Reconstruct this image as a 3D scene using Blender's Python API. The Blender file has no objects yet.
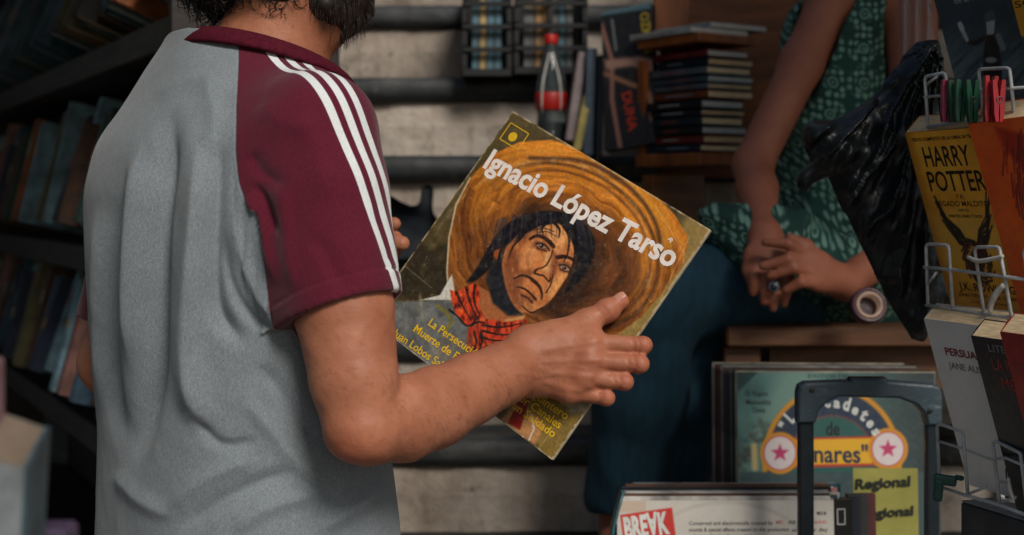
import bpy, bmesh, math, random
import numpy as np
from mathutils import Vector, Matrix

# ------------------------------------------------------------------ camera, light, exposure
C = bpy.context.scene.collection
SC = bpy.context.scene
H = 1.386            # eye height
F = 1422.0           # focal length in pixels (50 mm on 36 mm at 1024 px)
YH = 200.0           # horizon row
cam = bpy.data.objects.new('camera', bpy.data.cameras.new('camera'))
C.objects.link(cam)
cam.location = (0, 0, H); cam.rotation_euler = (math.radians(90), 0, 0)
cam.data.lens = F / 1024 * 36; cam.data.sensor_width = 36
cam.data.shift_y = -(267.5 - YH) / 1024
cam.data.clip_start = .05; cam.data.clip_end = 500
cam.data.dof.use_dof = True; cam.data.dof.focus_distance = 1.60; cam.data.dof.aperture_fstop = 4.5
SC.camera = cam

SUN_EL, SUN_AZ = math.radians(40), math.radians(24)       # azimuth: from behind the camera, a little to its right
W = bpy.data.worlds.new('World'); SC.world = W; W.use_nodes = True
nt = W.node_tree
sky = nt.nodes.new('ShaderNodeTexSky'); sky.sky_type = 'NISHITA'; sky.sun_disc = False
sky.sun_elevation = SUN_EL; sky.sun_rotation = math.pi - SUN_AZ
sky.air_density = 1.3; sky.dust_density = 2.0
nt.links.new(sky.outputs[0], nt.nodes['Background'].inputs[0])
nt.nodes['Background'].inputs[1].default_value = .055
sun = bpy.data.objects.new('sun', bpy.data.lights.new('sun', 'SUN')); C.objects.link(sun)
sd = Vector((math.sin(SUN_AZ) * math.cos(SUN_EL), -math.cos(SUN_AZ) * math.cos(SUN_EL), math.sin(SUN_EL)))
sun.rotation_euler = sd.to_track_quat('Z', 'Y').to_euler(); sun.location = (1, -3, 4)
sun.data.energy = 2.4; sun.data.angle = math.radians(18); sun.data.color = (1, .93, .84)
vs = SC.view_settings
vs.view_transform = 'Standard'; vs.look = 'None'; vs.exposure = .16; vs.gamma = 1; vs.use_curve_mapping = False

# ------------------------------------------------------------------ helpers
rnd = random.Random(7)
def P(x, y, Y): return np.array([(x - 512) / F * Y, Y, H - (y - YH) / F * Y])
def lin(c):
    o = []
    for v in c[:3]:
        v /= 255.
        o.append(v / 12.92 if v <= .04045 else ((v + .055) / 1.055) ** 2.4)
    return tuple(o) + (1,)
def lina(a):
    a = np.asarray(a, float) / 255.
    return np.where(a <= .04045, a / 12.92, ((a + .055) / 1.055) ** 2.4)

class NT:
    def __init__(s, name):
        s.m = bpy.data.materials.new(name); s.m.use_nodes = True; s.t = s.m.node_tree
        s.b = s.t.nodes['Principled BSDF']
    def n(s, kind, **kw):
        nd = s.t.nodes.new('ShaderNode' + kind)
        for k, v in kw.items():
            if k.startswith('i_'):
                key = k[2:]; nd.inputs[int(key) if key.isdigit() else key.replace('_', ' ')].default_value = v
            else: setattr(nd, k, v)
        return nd
    def l(s, a, b): s.t.links.new(a, b)
    def ramp(s, src, stops):
        r = s.n('ValToRGB'); e = r.color_ramp.elements
        while len(e) < len(stops): e.new(.5)
        for q, (p, c) in zip(e, stops): q.position = p; q.color = c
        s.l(src, r.inputs[0]); return r.outputs[0]
    def mix(s, fac, a, b, blend='MIX'):
        m = s.n('Mix', data_type='RGBA', blend_type=blend)
        for sock, v in ((m.inputs[0], fac), (m.inputs[6], a), (m.inputs[7], b)):
            if hasattr(v, 'links'): s.l(v, sock)
            else: sock.default_value = v
        return m.outputs[2]
    def math(s, op, a, b=0., clamp=False):
        m = s.n('Math', operation=op, use_clamp=clamp)
        for sock, v in ((m.inputs[0], a), (m.inputs[1], b)):
            if hasattr(v, 'links'): s.l(v, sock)
            else: sock.default_value = v
        return m.outputs[0]
    def noise(s, scale, detail=4, rough=.55, vec=None, stretch=None):
        nz = s.n('TexNoise', i_Scale=scale, i_Detail=detail, i_Roughness=rough)
        tc = s.n('TexCoord').outputs['Object'] if vec is None else vec
        if stretch:
            mp = s.n('Mapping'); mp.inputs['Scale'].default_value = stretch; s.l(tc, mp.inputs[0]); tc = mp.outputs[0]
        s.l(tc, nz.inputs['Vector']); return nz.outputs['Fac']
    def bump(s, h, strength, dist=.002, prev=None):
        b = s.n('Bump', i_Strength=strength, i_Distance=dist); s.l(h, b.inputs['Height'])
        if prev is not None: s.l(prev, b.inputs['Normal'])
        s.l(b.outputs[0], s.b.inputs['Normal']); return b.outputs[0]

def pm(name, c1, c2=None, scale=20, rough=.6, bump=.2, bscale=200, metal=0, coat=0, stretch=None, detail=5, spec=.5, rvar=.15):
    """plain procedural material: two colours through noise, roughness variation, bump"""
    k = NT(name); c2 = c2 or tuple(v * .72 for v in c1)
    nz = k.noise(scale, detail, .6, stretch=stretch)
    k.l(k.ramp(nz, [(.35, lin(c1)), (.68, lin(c2))]), k.b.inputs['Base Color'])
    k.l(k.math('ADD', k.math('MULTIPLY', nz, rvar * 2), rough - rvar), k.b.inputs['Roughness'])
    k.b.inputs['Metallic'].default_value = metal; k.b.inputs['Coat Weight'].default_value = coat
    k.b.inputs['Specular IOR Level'].default_value = spec
    if bump: k.bump(k.noise(bscale, 4, .6, stretch=stretch), bump)
    return k.m
_flat = {}
def ink(c, rough=.5):
    key = (tuple(c), rough)
    if key not in _flat: _flat[key] = pm('printed_ink', c, tuple(v * .9 for v in c), 60, rough, 0)
    return _flat[key]

def wm(o):
    m = o.matrix_basis.copy(); p = o.parent
    while p is not None: m = p.matrix_basis @ m; p = p.parent
    return m
def obj(name, v, f, mat=None, parent=None, smooth=False, attrs=None, col=None, kind=None, loc=None):
    """ONE mesh object from world-space vertices"""
    v = np.asarray(v, float).reshape(-1, 3)
    me = bpy.data.meshes.new(name); o = bpy.data.objects.new(name, me); C.objects.link(o)
    if parent is not None: o.parent = parent
    elif loc is not None: o.location = loc
    M = np.array(wm(o).inverted())
    v = v @ M[:3, :3].T + M[:3, 3]
    if isinstance(f, np.ndarray):
        n, k = f.shape
        me.vertices.add(len(v)); me.vertices.foreach_set('co', v.astype(np.float32).ravel())
        me.loops.add(n * k); me.loops.foreach_set('vertex_index', f.astype(np.int32).ravel())
        me.polygons.add(n); me.polygons.foreach_set('loop_start', (np.arange(n) * k).astype(np.int32))
        me.update(calc_edges=True); me.validate()
    else:
        me.from_pydata(v.tolist(), [], f)
    if attrs:
        for an, av in attrs.items():
            a = me.attributes.new(an, 'FLOAT', 'POINT'); a.data.foreach_set('value', np.asarray(av, np.float32))
    if col is not None:
        a = me.color_attributes.new('Col', 'FLOAT_COLOR', 'POINT')
        cc = np.ones((len(v), 4), np.float32); cc[:, :3] = col; a.data.foreach_set('color', cc.ravel())
    for m in (mat if isinstance(mat, (list, tuple)) else [mat]):
        if m is not None: me.materials.append(m)
    if smooth:
        me.polygons.foreach_set('use_smooth', np.ones(len(me.polygons), bool))
    if kind: o['kind'] = kind
    return o
def tag(o, label=None, cat=None, group=None, kind=None):
    for k, v in (('label', label), ('category', cat), ('group', group), ('kind', kind)):
        if v: o[k] = v
    return o
def thing(name, label, cat, loc=(0, 0, 0), group=None):
    o = bpy.data.objects.new(name, None); C.objects.link(o); o.location = loc; o.empty_display_size = .1
    return tag(o, label, cat, group)

class MB:
    """collects shapes for ONE mesh"""
    def __init__(s): s.v = []; s.f = []
    def add(s, v, f):
        b = len(s.v); s.v += [tuple(q) for q in np.asarray(v, float).reshape(-1, 3)]; s.f += [tuple(i + b for i in q) for q in f]; return s
    def box(s, c, d, ax=None, bev=0, seg=1):
        """centre, size, axes (3 rows), bevel"""
        bm = bmesh.new(); bmesh.ops.create_cube(bm, size=1)
        for q in bm.verts: q.co = Vector((q.co.x * d[0], q.co.y * d[1], q.co.z * d[2]))
        if bev: bmesh.ops.bevel(bm, geom=list(bm.edges), offset=bev, segments=seg, affect='EDGES', profile=.5, clamp_overlap=True)
        bm.verts.ensure_lookup_table(); bm.verts.index_update()
        v = np.array([q.co[:] for q in bm.verts]); f = [[q.index for q in fc.verts] for fc in bm.faces]; bm.free()
        if ax is not None: v = v @ np.asarray(ax, float)
        return s.add(v + np.asarray(c, float), f)
    def tube(s, pts, r, n=8, caps=True):
        pts = np.asarray(pts, float); m = len(pts); r = np.broadcast_to(np.asarray(r, float), (m,))
        t = np.gradient(pts, axis=0); t /= np.linalg.norm(t, axis=1)[:, None] + 1e-12
        a = np.array([0, 0, 1.]) if abs(t[0][2]) < .9 else np.array([1., 0, 0])
        u = np.cross(t[0], a); u /= np.linalg.norm(u); v = []; an = np.arange(n) * 2 * math.pi / n
        for i in range(m):
            u = u - t[i] * np.dot(u, t[i]); u /= np.linalg.norm(u) + 1e-12; w = np.cross(t[i], u)
            v.append(pts[i] + r[i] * (np.cos(an)[:, None] * u + np.sin(an)[:, None] * w))
        f = [[i * n + j, i * n + (j + 1) % n, (i + 1) * n + (j + 1) % n, (i + 1) * n + j] for i in range(m - 1) for j in range(n)]
        if caps: f += [list(range(n))[::-1], [(m - 1) * n + j for j in range(n)]]
        return s.add(np.concatenate(v), f)
    def lathe(s, c, prof, n=24, ax=None):
        """profile of (radius, height) round the z axis of ax"""
        an = np.arange(n) * 2 * math.pi / n; v = []
        for r, h in prof: v.append(np.stack([r * np.cos(an), r * np.sin(an), np.full(n, h)], 1))
        v = np.concatenate(v)
        if ax is not None: v = v @ np.asarray(ax, float)
        m = len(prof)
        f = [[i * n + j, i * n + (j + 1) % n, (i + 1) * n + (j + 1) % n, (i + 1) * n + j] for i in range(m - 1) for j in range(n)]
        f += [list(range(n))[::-1], [(m - 1) * n + j for j in range(n)]]
        return s.add(v + np.asarray(c, float), f)
    def prism(s, poly, fr, depth):
        """flat outline (u,v) on frame fr, extruded backwards by depth"""
        n = len(poly); a = [fr(u, v, 0) for u, v in poly]; b = [fr(u, v, -depth) for u, v in poly]
        return s.add(np.array(a + b), [list(range(n)), list(range(n, 2 * n))[::-1]] + [[i, i + n, (i + 1) % n + n, (i + 1) % n] for i in range(n)])
    def build(s, name, mat=None, parent=None, smooth=False, **kw): return obj(name, s.v, s.f, mat, parent, smooth, **kw)

def spline(pts, n=24):
    pts = np.asarray(pts, float)
    p = np.vstack([2 * pts[0] - pts[1], pts, 2 * pts[-1] - pts[-2]]); out = []
    m = len(pts) - 1
    for i in range(m):
        t = np.linspace(0, 1, max(2, n // m), endpoint=False)[:, None]; a, b, c, d = p[i:i + 4]
        out.append(.5 * (2 * b + (c - a) * t + (2 * a - 5 * b + 4 * c - d) * t ** 2 + (3 * b - a - 3 * c + d) * t ** 3))
    return np.vstack(out + [pts[-1:]])

class Frame:
    """a flat rectangle in space: lower-left corner, unit axes, size"""
    def __init__(s, ctr, ex, ey, w, h):
        s.ex = np.asarray(ex, float); s.ex /= np.linalg.norm(s.ex)
        ey = np.asarray(ey, float); ey = ey - s.ex * np.dot(ey, s.ex); s.ey = ey / np.linalg.norm(ey)
        s.n = np.cross(s.ex, s.ey); s.w, s.h = w, h; s.o = np.asarray(ctr, float) - s.ex * w / 2 - s.ey * h / 2
    def __call__(s, u, v, off=0): return s.o + s.ex * u + s.ey * v + s.n * off
    def px(s, x, y, off=0):
        d = P(x, y, 1.) - np.array([0, 0, H]); o = np.array([0, 0, H]); q = s.o + s.n * off
        return o + d * (np.dot(q - o, s.n) / np.dot(d, s.n))
    def uv(s, x, y):
        p = s.px(x, y) - s.o; return np.array([np.dot(p, s.ex), np.dot(p, s.ey)])
def proj(p):
    p = np.asarray(p); return np.stack([512 + F * p[..., 0] / p[..., 1], YH - F * (p[..., 2] - H) / p[..., 1]], -1)

def text(name, s, fr, u, v, mat, parent, w=None, h=None, size=None, ang=0, bold=0, off=.0006, align='l', shear=0):
    """lettering as a flat mesh lying on frame fr; u,v = left end of the base line"""
    cu = bpy.data.curves.new('t', 'FONT'); cu.body = s; cu.size = 1; cu.offset = bold; cu.resolution_u = 3
    to = bpy.data.objects.new('t', cu); C.objects.link(to)
    dg = bpy.context.evaluated_depsgraph_get(); dg.update()
    me = bpy.data.meshes.new_from_object(to.evaluated_get(dg))
    n = len(me.vertices); co = np.zeros(n * 3); me.vertices.foreach_get('co', co); co = co.reshape(-1, 3)
    f = [list(p.vertices) for p in me.polygons]
    bpy.data.objects.remove(to); bpy.data.curves.remove(cu); bpy.data.meshes.remove(me)
    if n == 0: return None
    x, y = co[:, 0] - co[:, 0].min(), co[:, 1]
    W0 = x.max() or 1; cap = .73
    sx = sy = size or 1
    if h: sy = h / cap; sx = sy
    if w:
        sx = w / W0
        if not h: sy = sx
    x = x * sx; y = y * sy; x = x + y * shear
    if align == 'c': x = x - W0 * sx / 2
    ca, sa = math.cos(ang), math.sin(ang)
    uu = u + x * ca - y * sa; vv = v + x * sa + y * ca
    pts = fr.o + uu[:, None] * fr.ex + vv[:, None] * fr.ey + off * fr.n
    return obj(name, pts, f, mat, parent)

# ---- 2-D art painted into the vertices of a fine grid
def hashn(ix, iy, seed):
    x = np.sin(ix * 127.1 + iy * 311.7 + seed * 74.7) * 43758.5453; return x - np.floor(x)
def vnoise(u, v, seed=0):
    iu, iv = np.floor(u), np.floor(v); fu, fv = u - iu, v - iv; fu = fu * fu * (3 - 2 * fu); fv = fv * fv * (3 - 2 * fv)
    a, b = hashn(iu, iv, seed), hashn(iu + 1, iv, seed); c, d = hashn(iu, iv + 1, seed), hashn(iu + 1, iv + 1, seed)
    return (a + (b - a) * fu) * (1 - fv) + (c + (d - c) * fu) * fv
def fbm(u, v, seed=0, oct=4):
    s = 0; a = .5; t = 0
    for i in range(oct): s = s + a * vnoise(u * 2 ** i, v * 2 ** i, seed + i * 13); t += a; a *= .5
    return s / t
def psdf(X, Y, pts):
    pts = np.asarray(pts, float); d = np.full(X.shape, 1e9); s = np.zeros(X.shape, bool); n = len(pts)
    for i in range(n):
        a, b = pts[i], pts[(i + 1) % n]; e = b - a; wx, wy = X - a[0], Y - a[1]
        t = np.clip((wx * e[0] + wy * e[1]) / (e @ e + 1e-12), 0, 1)
        d = np.minimum(d, (wx - t * e[0]) ** 2 + (wy - t * e[1]) ** 2)
        c = (a[1] > Y) != (b[1] > Y)
        with np.errstate(divide='ignore', invalid='ignore'):
            s ^= c & (X < (b[0] - a[0]) * (Y - a[1]) / (b[1] - a[1] + 1e-15) + a[0])
    d = np.sqrt(d); return np.where(s, -d, d)
def lsdf(X, Y, pts):
    pts = np.asarray(pts, float); d = np.full(X.shape, 1e9)
    for a, b in zip(pts[:-1], pts[1:]):
        e = b - a; wx, wy = X - a[0], Y - a[1]; t = np.clip((wx * e[0] + wy * e[1]) / (e @ e + 1e-12), 0, 1)
        d = np.minimum(d, (wx - t * e[0]) ** 2 + (wy - t * e[1]) ** 2)
    return np.sqrt(d)
class Art:
    def __init__(s, fr, nx, ny, base, pixels=False):
        s.fr = fr; u, v = np.meshgrid(np.linspace(0, fr.w, nx), np.linspace(0, fr.h, ny))
        s.nx, s.ny, s.U, s.V = nx, ny, u, v
        s.P3 = fr.o + u[..., None] * fr.ex + v[..., None] * fr.ey + .0002 * fr.n
        if pixels: q = proj(s.P3); s.X, s.Y = q[..., 0], q[..., 1]
        else: s.X, s.Y = u, v
        s.c = np.broadcast_to(np.asarray(base, float), u.shape + (3,)).copy()
    def put(s, m, col):
        col = np.asarray(col, float); s.c = s.c * (1 - m[..., None]) + col * m[..., None]
    def cov(s, d, soft): return np.clip(.5 - d / soft, 0, 1)
    def poly(s, pts, col, soft=1.5, a=1): s.put(s.cov(psdf(s.X, s.Y, pts), soft) * a, col)
    def line(s, pts, w, col, soft=1.2, a=1): s.put(s.cov(lsdf(s.X, s.Y, pts) - w / 2, soft) * a, col)
    def ell(s, x, y, rx, ry, col, soft=1.5, ang=0, a=1, ring=0):
        ca, sa = math.cos(ang), math.sin(ang); dx, dy = s.X - x, s.Y - y; p, q = dx * ca + dy * sa, -dx * sa + dy * ca
        d = (np.sqrt((p / rx) ** 2 + (q / ry) ** 2) - 1) * min(rx, ry)
        if ring: d = np.abs(d) - ring / 2
        s.put(s.cov(d, soft) * a, col)
    def build(s, name, parent, mat):
        i = np.arange(s.nx * s.ny).reshape(s.ny, s.nx)
        f = np.stack([i[:-1, :-1], i[:-1, 1:], i[1:, 1:], i[1:, :-1]], -1).reshape(-1, 4)
        return obj(name, s.P3.reshape(-1, 3), f, mat, parent, col=lina(np.clip(s.c, 0, 255)).reshape(-1, 3))
def art_mat(name, rough=.45, coat=0, wear=.12):
    k = NT(name); a = k.n('Attribute', attribute_name='Col')
    nz = k.noise(120, 6, .65); k.l(k.mix(k.ramp(nz, [(.45, (0, 0, 0, 1)), (.8, (wear,) * 3 + (1,))]), a.outputs['Color'], lin((150, 140, 120))), k.b.inputs['Base Color'])
    k.l(k.math('ADD', k.math('MULTIPLY', k.noise(30, 5), .3), rough - .15), k.b.inputs['Roughness'])
    k.b.inputs['Coat Weight'].default_value = coat; k.b.inputs['Coat Roughness'].default_value = .25
    k.bump(k.noise(260, 3), .08, .001); return k.m

# ---- bodies and cloth: distance fields turned into one surface
class Field:
    def __init__(s, lo, hi, h):
        s.lo = np.asarray(lo, float); s.h = h; s.n = np.ceil((np.asarray(hi) - s.lo) / h).astype(int) + 1
        s.a = np.full(s.n, .5, np.float32)
    def box(s, lo, hi):
        i0 = np.clip(np.floor((np.asarray(lo) - s.lo) / s.h).astype(int), 0, s.n - 1); i1 = np.clip(np.ceil((np.asarray(hi) - s.lo) / s.h).astype(int) + 1, 1, s.n)
        g = [s.lo[k] + s.h * np.arange(i0[k], i1[k]) for k in range(3)]
        return tuple(slice(i0[k], i1[k]) for k in range(3)), g[0][:, None, None], g[1][None, :, None], g[2][None, None, :]
    def merge(s, sl, d, k):
        a = s.a[sl]; d = d.astype(np.float32)
        if k <= 0: s.a[sl] = np.minimum(a, d)
        else:
            hh = np.maximum(k - np.abs(a - d), 0) / k; s.a[sl] = np.minimum(a, d) - hh * hh * k * .25
    def cut(s, sl, d, k=0):
        a = s.a[sl]; d = -d.astype(np.float32)
        if k <= 0: s.a[sl] = np.maximum(a, d)
        else:
            hh = np.maximum(k - np.abs(a - d), 0) / k; s.a[sl] = np.maximum(a, d) + hh * hh * k * .25
    @staticmethod
    def cone(X, Y, Z, a, b, ra, rb, flat=None):
        a, b = np.asarray(a, float), np.asarray(b, float); e = b - a
        x, y, z = X - a[0], Y - a[1], Z - a[2]
        t = np.clip((x * e[0] + y * e[1] + z * e[2]) / (e @ e + 1e-12), 0, 1)
        x, y, z = x - t * e[0], y - t * e[1], z - t * e[2]; q = x * x + y * y + z * z
        if flat is not None:
            n, sc = flat; w = x * n[0] + y * n[1] + z * n[2]; q = q + w * w * (1 / sc ** 2 - 1)
        return np.sqrt(q) - (ra + (rb - ra) * t)
    def limb(s, a, b, ra, rb, k=.01, flat=None):
        a, b = np.asarray(a, float), np.asarray(b, float); m = max(ra, rb) + k + 3 * s.h
        sl, X, Y, Z = s.box(np.minimum(a, b) - m, np.maximum(a, b) + m)
        if min(len(X), Y.shape[1], Z.shape[2]) > 0: s.merge(sl, s.cone(X, Y, Z, a, b, ra, rb, flat), k)
    def chain(s, pts, rs, k=.01, flat=None):
        for i in range(len(pts) - 1): s.limb(pts[i], pts[i + 1], rs[i], rs[i + 1], k, flat)
    def ell(s, c, r, ax=None, k=.01, sub=False):
        c = np.asarray(c, float); m = max(r) + k + 3 * s.h; sl, X, Y, Z = s.box(c - m, c + m)
        ax = np.eye(3) if ax is None else np.asarray(ax); x, y, z = X - c[0], Y - c[1], Z - c[2]; q = 0
        for j in range(3): q = q + ((x * ax[j][0] + y * ax[j][1] + z * ax[j][2]) / r[j]) ** 2
        d = (np.sqrt(q) - 1) * min(r)
        (s.cut if sub else s.merge)(sl, d, k)
    def mesh(s, smooth=2):
        a = s.a; n = a.shape; S = a < 0
        cnt = np.zeros(tuple(q - 1 for q in n), np.int8)
        offs = [(i, j, k) for i in (0, 1) for j in (0, 1) for k in (0, 1)]
        for i, j, k in offs: cnt += S[i:n[0] - 1 + i, j:n[1] - 1 + j, k:n[2] - 1 + k]
        act = np.argwhere((cnt > 0) & (cnt < 8)); del cnt
        val = np.stack([a[act[:, 0] + i, act[:, 1] + j, act[:, 2] + k] for i, j, k in offs], 1).astype(float)
        oc = np.array(offs, float); acc = np.zeros((len(act), 3)); w = np.zeros(len(act))
        for p in range(8):
            for q in range(p + 1, 8):
                if np.abs(oc[p] - oc[q]).sum() == 1:
                    m = (val[:, p] < 0) != (val[:, q] < 0); t = np.where(m, val[:, p] / (val[:, p] - val[:, q] + 1e-20), 0)
                    acc += m[:, None] * (oc[p] + t[:, None] * (oc[q] - oc[p])); w += m
        v = s.lo + s.h * (act + acc / w[:, None])
        idx = np.full(tuple(q - 1 for q in n), -1, np.int32); idx[act[:, 0], act[:, 1], act[:, 2]] = np.arange(len(act))
        F_ = []
        for ax in range(3):
            b, c = [(1, 2), (2, 0), (0, 1)][ax]
            lo = [slice(None)] * 3; hi = [slice(None)] * 3; lo[ax] = slice(0, -1); hi[ax] = slice(1, None)
            e = np.argwhere(S[tuple(lo)] != S[tuple(hi)])
            e = e[(e[:, b] > 0) & (e[:, c] > 0) & (e[:, b] < n[b] - 1) & (e[:, c] < n[c] - 1)]
            ins = S[e[:, 0], e[:, 1], e[:, 2]]
            def g(db, dc):
                q = e.copy(); q[:, b] -= db; q[:, c] -= dc; return idx[q[:, 0], q[:, 1], q[:, 2]]
            quad = np.stack([g(1, 1), g(0, 1), g(0, 0), g(1, 0)], 1)
            quad[~ins] = quad[~ins][:, ::-1]; F_.append(quad)
        f = np.concatenate(F_)
        return relax(v, f, smooth), f
def relax(v, f, it, lam=.5):
    for _ in range(it):
        acc = np.zeros_like(v); w = np.zeros(len(v))
        for i in range(4):
            a, b = f[:, i], f[:, (i + 1) % 4]
            for k in range(3):
                acc[:, k] += np.bincount(a, v[b, k], len(v)) + np.bincount(b, v[a, k], len(v))
            w += np.bincount(a, minlength=len(v)) + np.bincount(b, minlength=len(v))
        v = v + lam * (acc / np.maximum(w, 1)[:, None] - v)
    return v
def normals(v, f):
    fn = np.cross(v[f[:, 2]] - v[f[:, 0]], v[f[:, 3]] - v[f[:, 1]]); n = np.zeros_like(v)
    for i in range(4):
        for k in range(3): n[:, k] += np.bincount(f[:, i], fn[:, k], len(v))
    return n / (np.linalg.norm(n, axis=1)[:, None] + 1e-12)
def n3(p, sc, seed=0):
    """cheap 3-D noise, -1..1"""
    x, y, z = (p[:, i] * sc for i in range(3)); s = 0; a = 1; t = 0; r = np.random.default_rng(seed)
    for o in range(3):
        for q in range(3):
            d = r.normal(size=3); d *= (1.7 ** o) / np.linalg.norm(d); ph = r.random() * 6.28
            s = s + a * np.sin(x * d[0] + y * d[1] + z * d[2] + ph + 1.5 * np.sin(x * d[1] - y * d[2] + z * d[0] + ph * 2))
        t += a * 3 * .6; a *= .6
    return s / t
# ------------------------------------------------------------------ setting: pavement, stone ledges, added shade sheets overhead
M = {}
k = NT('worn_stone')
n1 = k.noise(3.2, 8, .68, stretch=(1, 1, .8)); n2 = k.noise(24, 7, .74); n3_ = k.noise(8, 8, .78, stretch=(1, 1, 1.2))
c = k.ramp(n1, [(.3, lin((116, 102, 90))), (.5, lin((172, 160, 148))), (.72, lin((214, 206, 196)))])
c = k.mix(k.ramp(n2, [(.54, (0, 0, 0, 1)), (.76, (.8,) * 3 + (1,))]), c, lin((104, 94, 86)))
c = k.mix(k.ramp(n3_, [(.60, (0, 0, 0, 1)), (.66, (.8,) * 3 + (1,))]), c, lin((62, 58, 56)))
k.l(c, k.b.inputs['Base Color']); k.b.inputs['Roughness'].default_value = .85
k.bump(n2, .8, .012); M['stone'] = k.m
k = NT('dark_weathered_stone')
n1 = k.noise(4, 8, .7, stretch=(.6, 1, 2)); n2 = k.noise(30, 6, .7)
c = k.ramp(n1, [(.3, lin((20, 23, 26))), (.52, lin((42, 46, 49))), (.66, lin((84, 82, 78))), (.8, lin((130, 124, 116)))])
c = k.mix(k.ramp(n2, [(.6, (0, 0, 0, 1)), (.8, (.7,) * 3 + (1,))]), c, lin((120, 112, 104)))
k.l(c, k.b.inputs['Base Color']); k.b.inputs['Roughness'].default_value = .6; k.bump(n2, .5, .006); M['dstone'] = k.m
M['ground'] = pm('pavement_stone', (110, 106, 102), (70, 68, 68), 6, .85, .4, 90)
M['canvas'] = pm('shade_canvas', (58, 62, 66), (44, 48, 52), 3, .9, .2, 300)
M['dwood'] = pm('dark_wood', (40, 30, 24), (22, 17, 14), 9, .55, .3, 60, stretch=(1, 1, 8))
M['owood'] = pm('orange_wood', (150, 84, 36), (104, 56, 26), 7, .5, .25, 60, stretch=(6, 1, 1))
M['bwood'] = pm('brown_wood', (132, 76, 36), (88, 52, 28), 5, .55, .25, 60, stretch=(1, 1, 7))
M['bench'] = pm('bench_wood', (112, 72, 44), (66, 42, 28), 6, .6, .3, 60, stretch=(1, 6, 6))
M['blk'] = pm('black_plastic', (24, 27, 30), (16, 18, 20), 30, .42, .1, 300)
M['paper'] = pm('page_edges', (232, 208, 168), (196, 168, 126), 60, .85, .5, 500, stretch=(1, 1, 12))
M['wpaper'] = pm('white_card', (206, 204, 198), (180, 176, 168), 40, .7, .1, 300)
M['wire'] = pm('white_coated_wire', (196, 200, 200), (150, 156, 158), 50, .35, .1, 300)
M['steel'] = pm('grey_steel', (120, 124, 128), (90, 94, 98), 40, .35, .1, 300, metal=.8)

MB().box((0, 8, -.05), (60, 40, .1)).build('ground', M['ground'], kind='structure')
RI, RUN, Y0, Z0 = .186, .134, 2.75, .872
def fz(t): return float(vnoise(np.array([t]), np.array([.5]), 3)[0])
def ledge(kk, yf, yb, ztop):
    """a course: pale stone riser below an overhanging dark slab"""
    zr0 = ztop - RI; zr1 = ztop - .062
    m = MB(); nx = 240; xs = np.linspace(-.45, 3, nx)
    r = random.Random(kk)
    # slightly battered riser with chipped upper edge
    v = []; f = []
    for x in xs:
        w = .006 * math.sin(x * 7 + kk) + .003 * math.sin(x * 31 + kk * 3) + .003 * (r.random() - .5)
        v += [(x, yf + .018 + w, zr0), (x, yf + .012 + w, (zr0 + zr1) / 2 + .01), (x, yf + .02 + w, zr1 + .002), (x, yb, zr1 + .002), (x, yb, zr0)]
    for i in range(nx - 1):
        for j in range(5): a, b = i * 5 + j, i * 5 + (j + 1) % 5; f.append([a, b, b + 5, a + 5])
    a = obj('stone_step', v, f, M['stone'], smooth=False, kind='structure')
    v = []; f = []
    for x in xs:
        e = .004 * math.sin(x * 5 + kk * 2) + .012 * max(0, fz(x * 9 + kk * 7.3) - .55) + .006 * fz(x * 40 + kk * 3.1); dz_ = .010 * max(0, fz(x * 7 + kk * 2.7 + 50) - .5) + .003 * fz(x * 55 + kk)
        y = yf - .012 + e; z = zr1 + .004
        pr = [(y + .02, z), (y + .006, z + .008), (y, z + .020), (y + .001, z + .046 - dz_), (y + .009, z + .0565 - dz_), (y + .03, z + .058), (yb, z + .058), (yb, z)]
        v += [(x, p, q) for p, q in pr]
    for i in range(nx - 1):
        for j in range(8): a_, b = i * 8 + j, i * 8 + (j + 1) % 8; f.append([a_, b, b + 8, a_ + 8])
    obj('stone_slab', v, f, M['dstone'], smooth=True, kind='structure')
TREAD = {}
for q in range(-1, 9):
    zt = Z0 + .055 + q * RI; yf = Y0 + q * RUN if q >= 0 else 2.26
    ledge(q, yf, yf + .7, zt); TREAD[q] = zt
# broad lower block in front
MB().box((1.275, 2.75, TREAD[-1] - RI - .26), (3.44, 1.46, .519), bev=.01).build('stone_plinth', M['dstone'], kind='structure')
PL = TREAD[-1] - RI          # top of the plinth
MB().box((0, 4.75, 2.0), (7, .2, 4.0)).build('back_wall', M['dstone'], kind='structure')
# unseen canvas sheets on posts, added overhead to shade both sides
rf = thing('added_shade_roof', 'two unseen dark canvas sheets added overhead to shade both sides of the book stall', 'light_blocker', (0, 2.9, 2.6))
MB().box((2.15, 2.8, 2.62), (3.2, 3.8, .03), np.array([[.995, 0, .10], [0, 1, 0], [-.10, 0, .995]])).build('shade_sheet', M['canvas'], rf)
MB().box((-1.92, 1.75, 2.30), (2.7, 4.9, .03)).build('shade_sheet', M['canvas'], rf)
for x, zt_ in ((3.3, 2.50), (-3.3, 2.28)): MB().tube([(x, 1.15, 0), (x, 1.15, zt_)], .025, 10).build('post', M['steel'], rf, True)

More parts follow.
